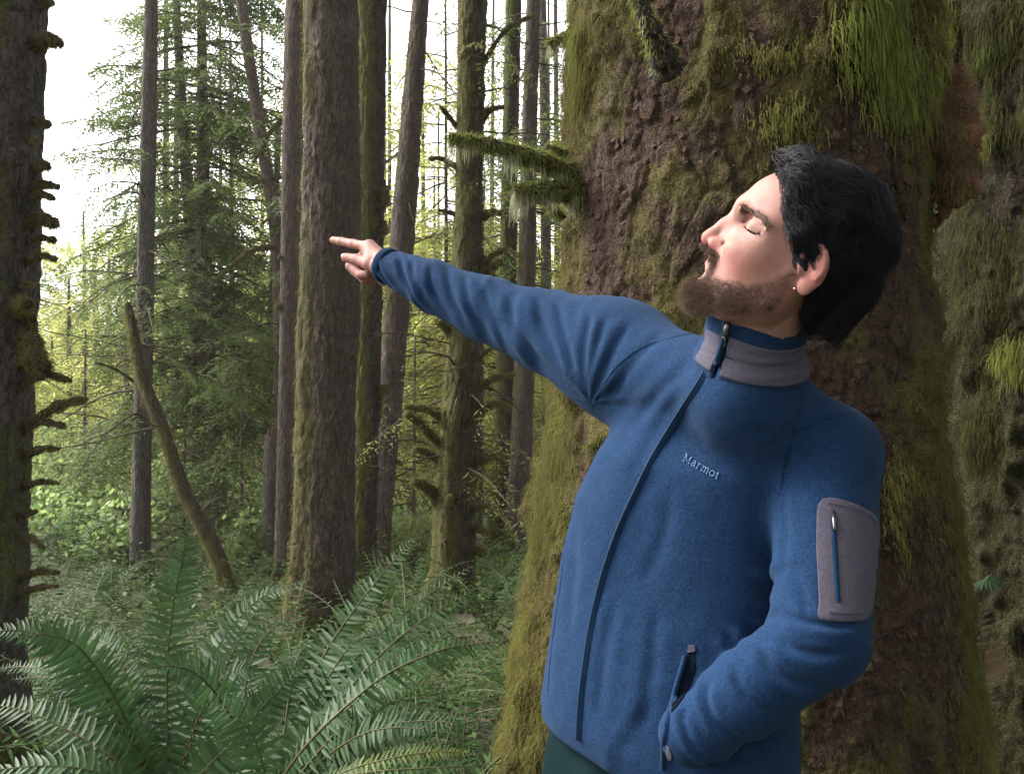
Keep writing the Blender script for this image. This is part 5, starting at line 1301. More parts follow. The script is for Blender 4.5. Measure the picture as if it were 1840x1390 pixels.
    def hand_sdf(G):
        d = None
        for k, (pp, rr) in pts.items():
            f = chain(G, [P(*q) for q in pp], rr, 0.004)
            d = f if d is None else smin(d, f, 0.0028)
        palm = None
        for k, r0 in (('index', 0.0150), ('middle', 0.0155), ('ring', 0.0145), ('little', 0.013)):
            c = cap(G, wr, P(*pts[k][0][0]), 0.0175, r0)
            palm = c if palm is None else smin(palm, c, 0.012)
        palm = smin(palm, cap(G, wr, P(*pts['thumb'][0][0]), 0.016, 0.0165), 0.012)
        palm = smin(palm, cap(G, P(*pts['thumb'][0][1]), P(*pts['index'][0][0]), 0.0085, 0.0095), 0.012)
        palm = smin(palm, cap(G, wr, P(690, 500, 1.83), 0.017, 0.016), 0.015)
        d = smin(d, palm, 0.006)
        return smin(d, cap(G, wr, wrR + 0.13 * nrm(elR - wrR), 0.0245, 0.030), 0.014)
    d, ax = sparse(hand_sdf, allp.min(0) - 0.045, allp.max(0) + 0.045, 0.0016)
    # nail of the thumb and knuckle creases
    V, F = surface_nets(d, ax)
    V = relax(V, F, 2, 0.4)
    keep = np.ones(len(V), bool)
    parts_V.append(V); parts_F.append(F)
    f2 = 0.25 + 0.4 * fbm(V * 50, 3)
    for k in pts:
        f2 += 0.5 * np.exp(-((np.linalg.norm(V - P(*pts[k][0][-1]), axis=1) / 0.014) ** 2)) + 0.3 * np.exp(-((np.linalg.norm(V - P(*pts[k][0][1]), axis=1) / 0.011) ** 2))
    flush.append(f2); lips.append(np.zeros(len(V))); stub.append(np.zeros(len(V)))

    # ---------------------------------------------------------------- body under the clothes and the hand in the pocket
    hipc = hem - A * 0.05
    footL, footR = np.array([0.36, 1.22, 0.06]), np.array([0.16, 1.50, 0.06])
    pel = hipc - np.array([0, 0, 0.06])
    lo = np.array([-0.36, 0.85, 0.0]); hi = np.array([0.70, 1.95, 1.65])
    G, ax = grid(lo, hi, 0.0125)
    d = chain(G, [pel, hem + A * 0.2, hem + A * 0.42, neckB, neck_top], [0.085, 0.085, 0.075, 0.045, 0.042], 0.05)
    d = smin(d, chain(G, [neckB - A * 0.06, shL, elL, wrL], [0.035, 0.042, 0.036, 0.026], 0.03), 0.03)
    d = smin(d, chain(G, [neckB - A * 0.06, shR, elR, wrR], [0.035, 0.042, 0.034, 0.024], 0.03), 0.03)
    for s, ft in ((1, footL), (-1, footR)):
        kn = (pel + ft) / 2 + np.array([0, 0, 0.02])
        d = smin(d, chain(G, [pel + Ls * 0.085 * s, kn, ft], [0.075, 0.052, 0.040], 0.03), 0.03)
    pk = wrL - Nf * 0.06 - Ls * 0.03
    d = smin(d, chain(G, [wrL, pk, pk - Nf * 0.01 - Ls * 0.05 - A * 0.02], [0.022, 0.026, 0.02], 0.02), 0.02)
    V, F = surface_nets(d, ax)
    # keep it inside the clothes: drop anything above the collar
    parts_V.append(V); parts_F.append(F)
    flush.append(np.zeros(len(V))); lips.append(np.zeros(len(V))); stub.append(np.zeros(len(V)))
    n0 = 0; FF = []
    for Vv, Ff in zip(parts_V, parts_F):
        FF.append(Ff + n0); n0 += len(Vv)
    bme = mesh_from('body', np.concatenate(parts_V), np.concatenate(FF), M['skin'])
    set_attr(bme, 'flush', np.concatenate(flush)); set_attr(bme, 'lip', np.concatenate(lips)); set_attr(bme, 'stubble', np.concatenate(stub))
    body = obj('body', bme, person)
    body['label'] = 'fair skin of face, neck and pointing hand'

    # thumbnail
    tp, ti = P(*pts['thumb'][0][3]), P(*pts['thumb'][0][2])
    td = nrm(tp - ti)
    view = nrm(C0 - tp); nn = nrm(view * 0.65 + UPV * 0.75); nn = nrm(nn - td * (nn @ td)); ns = np.cross(td, nn)
    VV = []
    for i in range(6):
        for j in range(5):
            u = i / 5; w = (j - 2) / 2
            wd = 0.0062 * (1 - 0.35 * abs(u - 0.5) ** 2 * 4 * 0.5)
            VV.append(tp + td * (-0.006 + 0.0145 * u) + ns * w * wd + nn * (0.0102 - 0.0032 * w * w - 0.0024 * u * u))
    q = np.array([[i * 5 + j, i * 5 + j + 1, i * 5 + j + 6, i * 5 + j + 5] for i in range(5) for j in range(4)])
    obj('thumbnail', mesh_from('thumbnail', VV, q, M['nail']), person)

    # ---------------------------------------------------------------- jacket
    secs = np.array([0.0, 0.06, 0.25, 0.45, 0.62, 0.76, 0.88, 0.97, 1.06])
    a_ = np.array([0.198, 0.208, 0.200, 0.188, 0.178, 0.168, 0.165, 0.115, 0.070])
    b_ = np.array([0.118, 0.127, 0.124, 0.120, 0.124, 0.124, 0.105, 0.082, 0.068])
    off = np.array([0.0, 0.0, 0.008, 0.010, 0.008, 0.004, -0.005, -0.02, -0.03])     # to the front
    offl = np.array([-0.014, -0.016, -0.026, -0.044, -0.048, -0.036, -0.015, 0.0, 0.0])
    def torso_sdf(G):
        x, y, z = G[0] - hem[0], G[1] - hem[1], G[2] - hem[2]
        t = (x * A[0] + y * A[1] + z * A[2]) / TL
        u = x * Ls[0] + y * Ls[1] + z * Ls[2]; w = x * Nf[0] + y * Nf[1] + z * Nf[2]
        tt = np.clip(t, 0, 1.06)
        aa = np.interp(tt, secs, a_); bb = np.interp(tt, secs, b_); oo = np.interp(tt, secs, off); ol = np.interp(tt, secs, offl)
        u = u - ol; w = w - oo
        k = (np.abs(u / aa) ** 2.3 + np.abs(w / bb) ** 2.3) ** (1 / 2.3) + 1e-6
        d = (k - 1) * np.minimum(aa, bb)
        d = smax(d, -t * TL - 0.0, 0.012)
        return smax(d, (t - 1.06) * TL, 0.03)
    def jacket_sdf(G):
        d = torso_sdf(G)
        d = smin(d, chain(G, [neckB - A * 0.026, shR - A * 0.005], [0.066, 0.074], 0.04), 0.045)
        d = smin(d, chain(G, [neckB - A * 0.028, shL], [0.066, 0.066], 0.04), 0.04)
        armR = chain(G, [shR, shR * 0.5 + elR * 0.5, elR, elR * 0.5 + wrR * 0.5, wrR + nrm(elR - wrR) * 0.012],
                     [0.086, 0.069, 0.057, 0.047, 0.0345], 0.02)
        dr = nrm(wrR - elR)
        armR = smax(armR, (G[0] - wrR[0]) * dr[0] + (G[1] - wrR[1]) * dr[1] + (G[2] - wrR[2]) * dr[2] - 0.006, 0.006)
        d = smin(d, armR, 0.085)
        mid = shL * 0.62 + elL * 0.38
        upL = cap(G, shL, mid, 0.068, 0.066)
        loL = cap(G, mid, elL, 0.066, 0.060)
        d = smin(d, upL, 0.026)
        d = smin(d, loL, 0.006)
        lowL = chain(G, [elL, elL * 0.45 + wrL * 0.55, wrL], [0.058, 0.050, 0.043], 0.02)
        d = smin(d, lowL, 0.012)
        return d
    lo = np.minimum.reduce([wrR - 0.06, elL - 0.09, hem - [0.25, 0.25, 0.05]]); hi = np.maximum.reduce([shL + 0.12, wrR + 0.06, hem + 0.22, neckB + 0.06, shR + 0.11])
    d, ax = sparse(jacket_sdf, lo, hi, 0.0032)
    V, F = surface_nets(d, ax)
    V = relax(V, F, 6, 0.5); N = vnormals(V, F)
    # cloth folds ---------------------------------------------------------
    def along(p, a, b):
        ab = b - a; t = ((p - a) @ ab) / (ab @ ab); q = p - a - t[:, None] * ab
        ref = nrm(np.cross(ab, FWD)); ref2 = np.cross(nrm(ab), ref)
        return t, np.arctan2(q @ ref2, q @ ref), np.linalg.norm(q, axis=1)
    def ridge(x, sharp=1.6):      # rounded crests with tight valleys
        s = 0.5 + 0.5 * np.sin(x)
        return s ** sharp
    disp = np.zeros(len(V))
    tR, phR, rR = along(V, shR, wrR)
    wob = fbm(V * 8, 3); wob2 = fbm(V * 14 + 9, 2)
    def folds(t, ph, specs, w):
        """Separate creases: each crosses the sleeve at t0, slanting, over part of its girth."""
        out = np.zeros(len(t))
        for (t0, slant, p0, pw, a, wd) in specs:
            x = (t - t0 - slant * np.sin(ph - p0) - 0.018 * wob) / wd
            arc = np.exp(-((np.angle(np.exp(1j * (ph - p0)))) / pw) ** 2)
            out += a * arc * (np.exp(-(x ** 2)) - 0.9 * np.exp(-((x - 1.5) ** 2)))
        return out * w
    wR = sstep(0.02, 0.12, tR) * sstep(0.115, 0.095, rR) * (tR < 1.05)
    rg = np.random.default_rng(5)
    sp = []
    for k in range(30):
        t0 = 0.10 + 0.90 * (k + 0.5 * rg.random()) / 30
        wd = 0.014 + 0.013 * rg.random() if t0 > 0.55 else 0.018 + 0.016 * rg.random()
        sp.append((t0, 0.05 + 0.07 * rg.random(), rg.uniform(-math.pi, math.pi), 0.9 + 0.8 * rg.random(), 0.0017 * (0.5 + 0.8 * rg.random()) * (1.35 if t0 > 0.8 else 1.0), wd))
    disp += folds(tR, phR, sp, wR)
    disp += wR * 0.003 * fbm(np.stack([tR * 7, np.cos(phR) * 1.2, np.sin(phR) * 1.2], 1), 2)
    # fan of pleats below the raised arm
    pit = P(1056, 722, 1.47)
    q = V - pit; ang = np.arctan2(q @ UPV, q @ EX); rd = np.linalg.norm(q, axis=1)
    wf = sstep(0.25, 0.08, rd) * sstep(0.005, 0.05, rd) * sstep(-0.2, 0.5, N @ -FWD) * sstep(-0.6, 0.0, ang)
    disp += wf * 0.0028 * (ridge(ang * 9.5 + 1.4 * wob, 1.6) - 0.4)
    # left arm: bunching in the crook of the elbow
    tL, phL, rL = along(V, shL, elL); tl2, ph2, rl2 = along(V, elL, wrL)
    wu = sstep(0.35, 0.6, tL) * sstep(1.2, 1.0, tL) * sstep(0.10, 0.08, rL)
    wl = sstep(-0.15, 0.05, tl2) * sstep(1.2, 1.05, tl2) * sstep(0.085, 0.07, rl2)
    fu = []; fl_ = []
    for k in range(5): fu.append((0.70 + 0.075 * k, 0.03, rg.uniform(-2.6, -0.6), 0.9, 0.0042, 0.030 + 0.01 * rg.random()))
    for k in range(7): fl_.append((-0.04 + 0.16 * k + 0.03 * rg.random(), 0.07, rg.uniform(-2.2, 0.8), 1.2 + 0.4 * rg.random(), 0.0052, 0.040 + 0.015 * rg.random()))
    disp += folds(tL, phL, fu, wu) + folds(tl2, ph2, fl_, wl)
    # loose drape of the body
    x = V - hem; tb = (x @ A) / TL; ub = x @ Ls; wb = x @ Nf
    wbod = sstep(0.10, 0.13, rL) * sstep(0.09, 0.115, np.where(tR > -0.05, rR, 9)) * sstep(0.95, 0.8, tb) * sstep(0.065, 0.085, np.where(tl2 > -0.2, rl2, 9))
    disp += wbod * 0.0060 * fbm(np.stack([ub * 7, wb * 7, tb * 1.6], 1), 2)
    disp += wbod * sstep(0.55, 0.1, tb) * 0.0032 * (ridge(ub * 36 + 3 * wob + tb * 6, 1.2) - 0.45)
    disp += wbod * 0.0022 * (ridge((ub * 0.8 + tb * 0.30) * 30 + 2.4 * wob, 1.5) - 0.35) * sstep(0.35, 0.75, tb) * sstep(0.14, -0.05, ub)
    # creases traced along the sleeves and front
    qv = V - C0; dpt = qv @ FWD; vpx = np.stack([IW / 2 + (qv @ EX) / dpt * FPX, IH / 2 - (qv @ UPV) / dpt * FPX], 1)
    facing = sstep(-0.15, 0.35, -(N * nrm(qv)).sum(1))
    def crease(line, wpx, a, dmin=0.0, dmax=9.0):
        L_ = spline(np.array(line, float), 24); nonlocal disp
        box = (vpx[:, 0] > L_[:, 0].min() - 5 * wpx) & (vpx[:, 0] < L_[:, 0].max() + 5 * wpx) & (vpx[:, 1] > L_[:, 1].min() - 5 * wpx) & (vpx[:, 1] < L_[:, 1].max() + 5 * wpx) & (facing > 0) & (dpt > dmin) & (dpt < dmax)
        I = np.nonzero(box)[0]; p = vpx[I]
        d2 = ((p[:, None] - L_[None]) ** 2).sum(2); k = d2.argmin(1); T_ = nrm(np.gradient(L_, axis=0))[k]; r = p - L_[k]
        s_ = (T_[:, 0] * r[:, 1] - T_[:, 1] * r[:, 0]) / wpx; u = k / 23.0; end = sstep(0, 0.25, u) * sstep(1, 0.75, u); al = np.abs((r * T_).sum(1)) / wpx
        end = end * sstep(2.5, 0.8, al)
        disp[I] += facing[I] * end * a * (0.85 * np.exp(-((s_ - 1.3) / 1.0) ** 2) - np.exp(-(s_ / 0.75) ** 2) + 0.45 * np.exp(-((s_ + 1.5) / 1.0) ** 2))
    for line, w_, a_c in (
        ([(1398, 1102), (1440, 1116), (1500, 1124), (1548, 1122)], 11, 0.0055), ([(1392, 1136), (1420, 1162), (1470, 1176), (1530, 1172)], 12, 0.0050), ([(1360, 1152), (1384, 1196), (1430, 1226), (1490, 1236)], 13, 0.0065),
        ([(1318, 1186), (1330, 1232), (1372, 1272), (1420, 1284)], 12, 0.0045), ([(1276, 1214), (1268, 1252), (1290, 1302), (1350, 1340)], 11, 0.0065), ([(1236, 1262), (1228, 1296), (1250, 1344), (1300, 1376)], 9, 0.0050),
        ([(1410, 1000), (1440, 1060), (1455, 1110)], 13, 0.0035), ([(1404, 880), (1412, 960), (1404, 1060)], 10, 0.004),
        ([(716, 456), (722, 490), (742, 524)], 6, 0.0040), ([(742, 458), (744, 500), (766, 540)], 7, 0.0045), ([(772, 464), (776, 514), (800, 560)], 7, 0.0042), ([(800, 470), (812, 530), (842, 588)], 8, 0.0045), ([(832, 482), (846, 556), (880, 612)], 8, 0.0045),
        ([(868, 496), (888, 576), (926, 640)], 9, 0.0045), ([(905, 506), (930, 590), (980, 664)], 10, 0.0045), ([(962, 516), (976, 590), (1030, 690)], 11, 0.0055), ([(1000, 532), (1012, 600), (1044, 700)], 10, 0.0050), ([(880, 560), (950, 624), (1036, 712)], 11, 0.0050),
        ([(1064, 556), (1052, 620), (1050, 706)], 10, 0.0055), ([(1092, 556), (1072, 630), (1056, 716)], 10, 0.0050), ([(1140, 566), (1096, 640), (1062, 726)], 11, 0.0045), ([(1200, 590), (1140, 650), (1080, 736)], 12, 0.0040),
        ([(1250, 640), (1190, 700), (1120, 790)], 14, 0.0030), ([(1236, 690), (1180, 770), (1120, 880)], 14, 0.0025), ([(1205, 860), (1190, 960), (1150, 1060)], 18, 0.0025),
        ([(1030, 900), (1030, 1020), (1016, 1160)], 12, 0.0030), ([(1110, 1060), (1086, 1180), (1074, 1300)], 14, 0.0030), ([(1180, 1080), (1170, 1200), (1150, 1340)], 16, 0.0030), ([(1340, 760), (1400, 800), (1440, 860)], 14, 0.0030)):
        crease(line, w_, a_c * 0.72)
    disp += 0.0012 * fbm(V * 30, 2)
    V = V + N * disp[:, None]
    me2 = mesh_from('jacket', V, F, M['fleece'])
    jacket = obj('jacket', me2, person)
    jacket['label'] = 'blue fleece zip jacket with grey collar panel and sleeve pocket'
    bvh = bvh_of(me2)

    def cast(px, py, lift=0.002):
        o = Vector(C0); dd = Vector(nrm(P(px, py, 1.0) - C0))
        h = bvh.ray_cast(o, dd)
        if h[0] is None: return None, None
        n = Vector(h[1])
        if n.dot(dd) > 0: n = -n
        return np.array(h[0] + n * lift), np.array(n)
    def ribbon(name, px, width, lift, mat, parent, n=60, bulge=0.0, cols=4):
        """A strip of cloth sewn on along a line over the jacket."""
        cur = spline(np.array(px, float), n)
        pw = [cast(*c, lift) for c in cur]
        pw = [p for p in pw if p[0] is not None]
        Q = np.array([p[0] for p in pw]); NN = nrm(np.array([p[1] for p in pw]))
        k = np.ones(5) / 5
        for c in range(3):
            Q[:, c] = np.convolve(np.pad(Q[:, c], 2, 'edge'), k, 'valid'); NN[:, c] = np.convolve(np.pad(NN[:, c], 2, 'edge'), k, 'valid')
        NN = nrm(NN); T = nrm(np.gradient(Q, axis=0)); S = nrm(np.cross(T, NN))
        rows = []
        for j in range(cols + 1):
            w = j / cols * 2 - 1
            rows.append(Q + S * w * width / 2 + NN * (bulge * (1 - w * w) - 0.003 * (abs(w) > 0.99)))
        VV = np.stack(rows, 1).reshape(-1, 3); m = cols + 1
        i = np.arange(len(Q) - 1)[:, None] * m; j = np.arange(cols)[None]
        FF = np.stack([i + j, i + j + 1, i + m + j + 1, i + m + j], -1).reshape(-1, 4)
        return obj(name, mesh_from(name, VV, FF, mat), parent), Q, NN
    def patch(name, poly, lift, mat, parent, res=2.0, edge_drop=0.0025):
        """A piece of fabric with a photograph-shaped outline laid on the jacket."""
        poly = np.array(poly, float); lo, hi = poly.min(0), poly.max(0)
        cx = poly.mean(0)
        # polar grid from the centroid, so the outline stays clean
        n = 96
        m = len(poly); s = np.concatenate([[0], np.cumsum(np.linalg.norm(np.diff(np.vstack([poly, poly[:1]]), axis=0), axis=1))])
        u = np.linspace(0, s[-1], n, endpoint=False)
        cl = np.vstack([poly, poly[:1]]); out = np.stack([np.interp(u, s, cl[:, 0]), np.interp(u, s, cl[:, 1])], 1)
        rings = [0.0, 0.2, 0.4, 0.6, 0.75, 0.88, 0.96, 1.0, 1.004]
        VV = []; ok = True
        for k, r in enumerate(rings):
            for o in (out if r > 0 else [cx]):
                p, nn_ = cast(*(cx + (o - cx) * r), lift if k < len(rings) - 1 else lift - edge_drop)
                VV.append(p if p is not None else VV[-1])
        VV = np.array(VV)
        T3 = np.stack([np.zeros(n, int), 1 + np.arange(n), 1 + (np.arange(n) + 1) % n], 1)
        Q4 = []
        for k in range(len(rings) - 2):
            b0 = 1 + k * n; b1 = b0 + n; jj = np.arange(n)
            Q4.append(np.stack([b0 + jj, b1 + jj, b1 + (jj + 1) % n, b0 + (jj + 1) % n], 1))
        return obj(name, mesh_from(name, VV, [np.concatenate(Q4), T3], mat), parent)

    # front zip
    zip_px = [(1280, 640), (1262, 682), (1218, 748), (1172, 824), (1140, 888), (1112, 950), (1086, 1026), (1066, 1110), (1052, 1196), (1043, 1270), (1040, 1332)]
    z, zq, zn = ribbon('zip_placket', zip_px, 0.014, 0.0012, M['fleece_dark'], jacket, 80, 0.0035)
    ribbon('zip_teeth', zip_px, 0.0045, 0.0048, M['zip'], jacket, 80, 0.0014)
    # ---------------------------------------------------------------- collar
    Cb, Ct = P(1351, 632, 1.214), P(1361, 564, 1.192)
    cax = nrm(Ct - Cb)
    cf = nrm(P(1262, 640, 1.19) - P(1350, 640, 1.262)); cf = nrm(cf - cax * (cf @ cax)); cs = np.cross(cax, cf)
    if cs[1] > 0: cs = -cs                      # towards the camera
    H = float(np.linalg.norm(Ct - Cb))
    def collar_pt(th, h, lift=0.0):
        """th 0 at the zip, positive over the near side; h 0..1 up the collar."""
        c, sn = np.cos(th), np.sin(th)
        r = 0.0660 - 0.0040 * np.clip(h, 0, 1) ** 0.7 + 0.004 * np.clip(0.2 - h, 0, 0.4) / 0.2 + lift
        top = H * (1.0 + 0.13 * np.maximum(c, 0) ** 6 - 0.12 * np.maximum(sn, 0) ** 2)
        low = -0.006 * np.maximum(sn, 0)
        z = low + h * (top - low)
        return Cb + cax * z[..., None] + (cf * (c * 1.0)[..., None] + cs * (sn * 1.07)[..., None]) * r[..., None]
    def collar_part(name, t0, t1, h0, h1, lift, thick, mat, nt=90, nh=16, wr=0.0):
        th = np.linspace(t0, t1, nt)[:, None] + np.zeros((1, nh)); h = np.linspace(h0, h1, nh)[None] + np.zeros((nt, 1))
        w = wr * np.sin(np.linspace(0, 1, nh) * math.pi)[None] * (np.sin(h * 19 + 2.6 * np.sin(th * 1.7) + 1.0 * np.sin(th * 4.1)) + 0.5 * np.sin(h * 33 - 3 * th))
        rd = 0.002 * (1 - np.clip((h1 - h) / 0.06, 0, 1)) * -1 if h1 >= 0.99 else 0
        o = collar_pt(th, h, lift + w + rd); i_ = collar_pt(th, h, lift - thick)
        V = np.concatenate([o.reshape(-1, 3), i_.reshape(-1, 3)]); n = nt * nh
        a = np.arange(nt - 1)[:, None] * nh + np.arange(nh - 1)[None]
        q = np.stack([a, a + nh, a + nh + 1, a + 1], -1).reshape(-1, 4)
        rim = lambda A_, B_: np.stack([A_[:-1], A_[1:], B_[1:], B_[:-1]], 1)
        tp = np.arange(nt) * nh + nh - 1; bt = np.arange(nt) * nh; e0 = np.arange(nh); e1 = (nt - 1) * nh + np.arange(nh)
        Q = np.concatenate([q, q[:, ::-1] + n, rim(tp, tp + n), rim(bt, bt + n)[:, ::-1], rim(e0, e0 + n), rim(e1, e1 + n)[:, ::-1]])
        return obj(name, mesh_from(name, V, Q, mat), jacket)
    collar_part('collar', 0.04, 2 * math.pi - 0.04, -0.62, 1.0, 0.0, 0.006, M['fleece'], nh=26)
    g = collar_part('collar_panel', 0.10, 2.62, -0.22, 0.62, 0.0016, 0.004, M['grey_fabric'], wr=0.0014); g['label'] = 'grey fabric panel round the collar'
    collar_part('collar_panel', 2 * math.pi - 0.62, 2 * math.pi - 0.10, -0.22, 0.56, 0.0016, 0.004, M['grey_fabric'], wr=0.0008)
    # zip up the collar and its pull
    hh = np.linspace(-0.05, 1.02, 30)
    zc = collar_pt(np.zeros(30), hh, 0.003)
    mb = MB(); mb.tube(zc, 0.0042, 8); obj('collar_zip', mb.mesh('collar_zip', M['zip']), jacket)
    sl = collar_pt(np.array([0.10]), np.array([0.80]), 0.010)[0]
    mb = MB(); mb.tube([sl + cax * 0.010, sl, sl - cax * 0.012], [0.0030, 0.0042, 0.0032], 10)
    ring = [sl - cax * 0.008 + cf * 0.004 + (cs * math.cos(t) * 0.0035 - cax * (0.009 + 0.008 * math.sin(t))) for t in np.linspace(0, 2 * math.pi, 14)]
    mb.tube(ring, 0.0008, 6); obj('zip_slider', mb.mesh('zip_slider', M['metal']), jacket)
    q0 = sl - cax * 0.021 + cf * 0.005
    mb = MB(); mb.tube(spline([q0 + cax * 0.006, q0 - cax * 0.008 + cf * 0.004, q0 - cax * 0.020 + cf * 0.008], 8), [0.0016, 0.0026, 0.0028, 0.0028, 0.0028, 0.0028, 0.0026, 0.0016], 8)
    obj('zip_pull', mb.mesh('zip_pull', M['fleece_dark']), jacket)
    # ---------------------------------------------------------------- sleeve pocket
    pp = [(1468, 925), (1470, 908), (1478, 897), (1492, 894), (1512, 898), (1540, 907), (1562, 918), (1573, 928), (1578, 946), (1579, 985), (1576, 1025), (1570, 1065), (1564, 1100), (1560, 1110), (1550, 1115),
          (1520, 1116), (1484, 1114), (1473, 1111), (1469, 1102), (1472, 1080), (1470, 1040), (1467, 980)]
    sp_ = patch('sleeve_pocket', pp, 0.0022, M['grey_fabric'], jacket); sp_['label'] = 'grey zipped pocket patch on upper sleeve'
    ribbon('pocket_zip', [(1497, 930), (1499, 980), (1502, 1030), (1505, 1086)], 0.0085, 0.0032, M['fleece_dark'], sp_, 24, 0.0012)
    p0, n0_ = cast(1497, 938, 0.006); p1, _ = cast(1498, 956, 0.006); pm, _ = cast(1497, 918, 0.003)
    mb = MB(); mb.tube([pm, p0, (p0 + p1) / 2, p1], [0.0014, 0.0022, 0.0018, 0.0022], 8); obj('zip_slider', mb.mesh('zip_slider', M['metal']), sp_)
    ribbon('stitching', [(1484, 905), (1510, 909), (1540, 918), (1560, 928), (1574, 944)], 0.0016, 0.003, M['grey_fabric'], sp_, 24, 0.0008, 2)
    ribbon('stitching', [(1487, 1101), (1520, 1104), (1556, 1101)], 0.0016, 0.003, M['grey_fabric'], sp_, 16, 0.0008, 2)
    # ---------------------------------------------------------------- hand pocket
    patch('pocket_shade', [(1236, 1170), (1249, 1168), (1250, 1198), (1242, 1228), (1228, 1254), (1214, 1272), (1207, 1280), (1210, 1262), (1224, 1218)], 0.0016, M['black'], jacket)  # dark patch laid on for the shade inside the pocket slit
    ribbon('pocket_edge', [(1234, 1172), (1218, 1226), (1203, 1282), (1194, 1336), (1191, 1384)], 0.010, 0.0015, M['fleece'], jacket, 30, 0.0045)
    patch('pocket_tab', [(1237, 1158), (1249, 1158), (1250, 1170), (1236, 1172)], 0.0035, M['grey_fabric'], jacket)
    patch('pocket_tab', [(1198, 1338), (1203, 1342), (1208, 1356), (1207, 1364), (1200, 1366)], 0.0020, M['grey_fabric'], jacket)
    # ---------------------------------------------------------------- seams
    for sm in ([(1268, 598), (1220, 604), (1160, 622), (1112, 655), (1080, 700), (1062, 736)],
               [(1452, 668), (1440, 720), (1424, 770), (1410, 830), (1404, 880)],
               [(1424, 778), (1460, 762), (1500, 748), (1540, 742)],
               [(1028, 860), (1018, 960), (1006, 1060), (992, 1160), (984, 1250)]):
        ribbon('seam', sm, 0.0032, 0.0003, M['fleece_dark'], jacket, 50, 0.0012, 2)
    # ---------------------------------------------------------------- lettering on the chest
    glyph = {'M': (1.42, [[(-.02, 0), (.32, 0)], [(.15, 0), (.15, 1.4)], [(-.05, 1.4), (.15, 1.4), (.64, .12), (1.12, 1.4), (1.32, 1.4)], [(1.12, 1.4), (1.12, 0)], [(.94, 0), (1.3, 0)]]),
             'a': (1.0, [[(.12, .82), (.3, .98), (.56, .96), (.66, .75), (.66, .15), (.74, .02), (.86, .04)], [(.66, .6), (.3, .5), (.1, .28), (.2, .04), (.42, .0), (.66, .2)]]),
             'r': (.82, [[(0, .96), (.18, .98), (.18, 0)], [(0, 0), (.38, 0)], [(.18, .7), (.4, .95), (.68, .96)]]),
             'm': (1.5, [[(0, .96), (.18, .98), (.18, 0)], [(.02, 0), (.34, 0)], [(.18, .7), (.38, .95), (.6, .95), (.68, .75), (.68, 0)], [(.54, 0), (.84, 0)], [(.68, .7), (.9, .95), (1.1, .95), (1.2, .75), (1.2, 0)], [(1.06, 0), (1.36, 0)]]),
             'o': (1.05, [[(.45 + .43 * math.cos(t), .49 + .49 * math.sin(t)) for t in np.linspace(0, 2 * math.pi, 14)]]),
             't': (.7, [[(.26, 1.3), (.26, .18), (.36, .02), (.56, .06)], [(0, .95), (.56, .95)]])}
    rt = np.array([0.881, 0.473]); upx = np.array([0.44, -0.898]); org = np.array([1227.6, 827.8]); k = 9.6; cx = 0.0
    for ch in 'Marmot':
        wd, st = glyph[ch]; mb = MB()
        for s_ in st:
            s_ = np.array(s_); pl = spline(s_, max(2, len(s_) * 3)) if ch in 'aormt' and len(s_) > 3 else s_
            w3 = [cast(*(org + rt * (cx + x) * k * 1.06 + upx * y * k), 0.0012)[0] for x, y in pl]
            mb.tube(w3, 0.00062, 5)
        o = obj('letter', mb.mesh('letter', M['thread']), jacket)
        cx += wd + 0.10
    # ---------------------------------------------------------------- cuff of the pointing arm
    dr = nrm(wrR - elR); mb = MB()
    cpts = [wrR + dr * t for t in (-0.012, -0.006, 0.004, 0.008, 0.007, 0.0)]
    mb.tube(cpts, [0.0350, 0.0368, 0.0366, 0.0345, 0.030, 0.0285], 40)
    obj('cuff', mb.mesh('cuff', M['fleece_dark']), jacket)

    # ---------------------------------------------------------------- trousers and boots
    G, ax = grid(np.array([-0.12, 0.9, 0.03]), np.array([0.62, 1.75, hem[2] + 0.10]), 0.009)
    d = ell(G, hem + np.array([0.0, 0.0, -0.03]) + Ls * -0.035 + Nf * -0.01, (0.185, 0.118, 0.10), [Ls, Nf, A])
    for s, ft in ((1, footL), (-1, footR)):
        hp = pel + Ls * 0.09 * s - A * 0.02; kn = (hp + ft) / 2 + np.array([-0.02, -0.02, 0.02])
        d = smin(d, chain(G, [hp + A * 0.04, kn, ft + np.array([0, 0, 0.03])], [0.105, 0.080, 0.068], 0.03), 0.035)
    V, F = surface_nets(d, ax)
    V = relax(V, F, 3, 0.5); N = vnormals(V, F)
    wob = fbm(V * 7, 3)
    V = V + N * (0.006 * (ridge((V @ Ls) * 70 + 3.5 * wob + V[:, 2] * 7, 1.4) - 0.4) + 0.004 * wob)[:, None]
    tr = obj('trousers', mesh_from('trousers', V, F, M['trousers']), person); tr['label'] = 'dark teal trousers below the jacket hem'
    for ft in (footL, footR):
        fd = nrm(np.array([-0.7, -0.7, 0.0]))
        G, ax = grid(ft + np.array([-0.26, -0.26, -0.075]), ft + np.array([0.13, 0.13, 0.12]), 0.008)
        b = smin(cap(G, ft + [0, 0, -0.01], ft + [0, 0, 0.08], 0.052, 0.056), chain(G, [ft + [0, 0, -0.018], ft + fd * 0.11 + [0, 0, -0.022], ft + fd * 0.17 + [0, 0, -0.028]], [0.046, 0.048, 0.036], 0.02), 0.03)
        b = smax(b, -(G[2] - (ft[2] - 0.058)) + 0 * G[0] + 0 * G[1], 0.008)
        V, F = surface_nets(b, ax)
        obj('boot', mesh_from('boot', relax(V, F, 2), F, M['boot']), person)

    # ---------------------------------------------------------------- hair
    ze = [-0.09, -0.06, -0.03, 0.000, 0.014, 0.024, 0.034, 0.055, 0.075, 0.092, 0.104, 0.118, 0.14, 0.17]
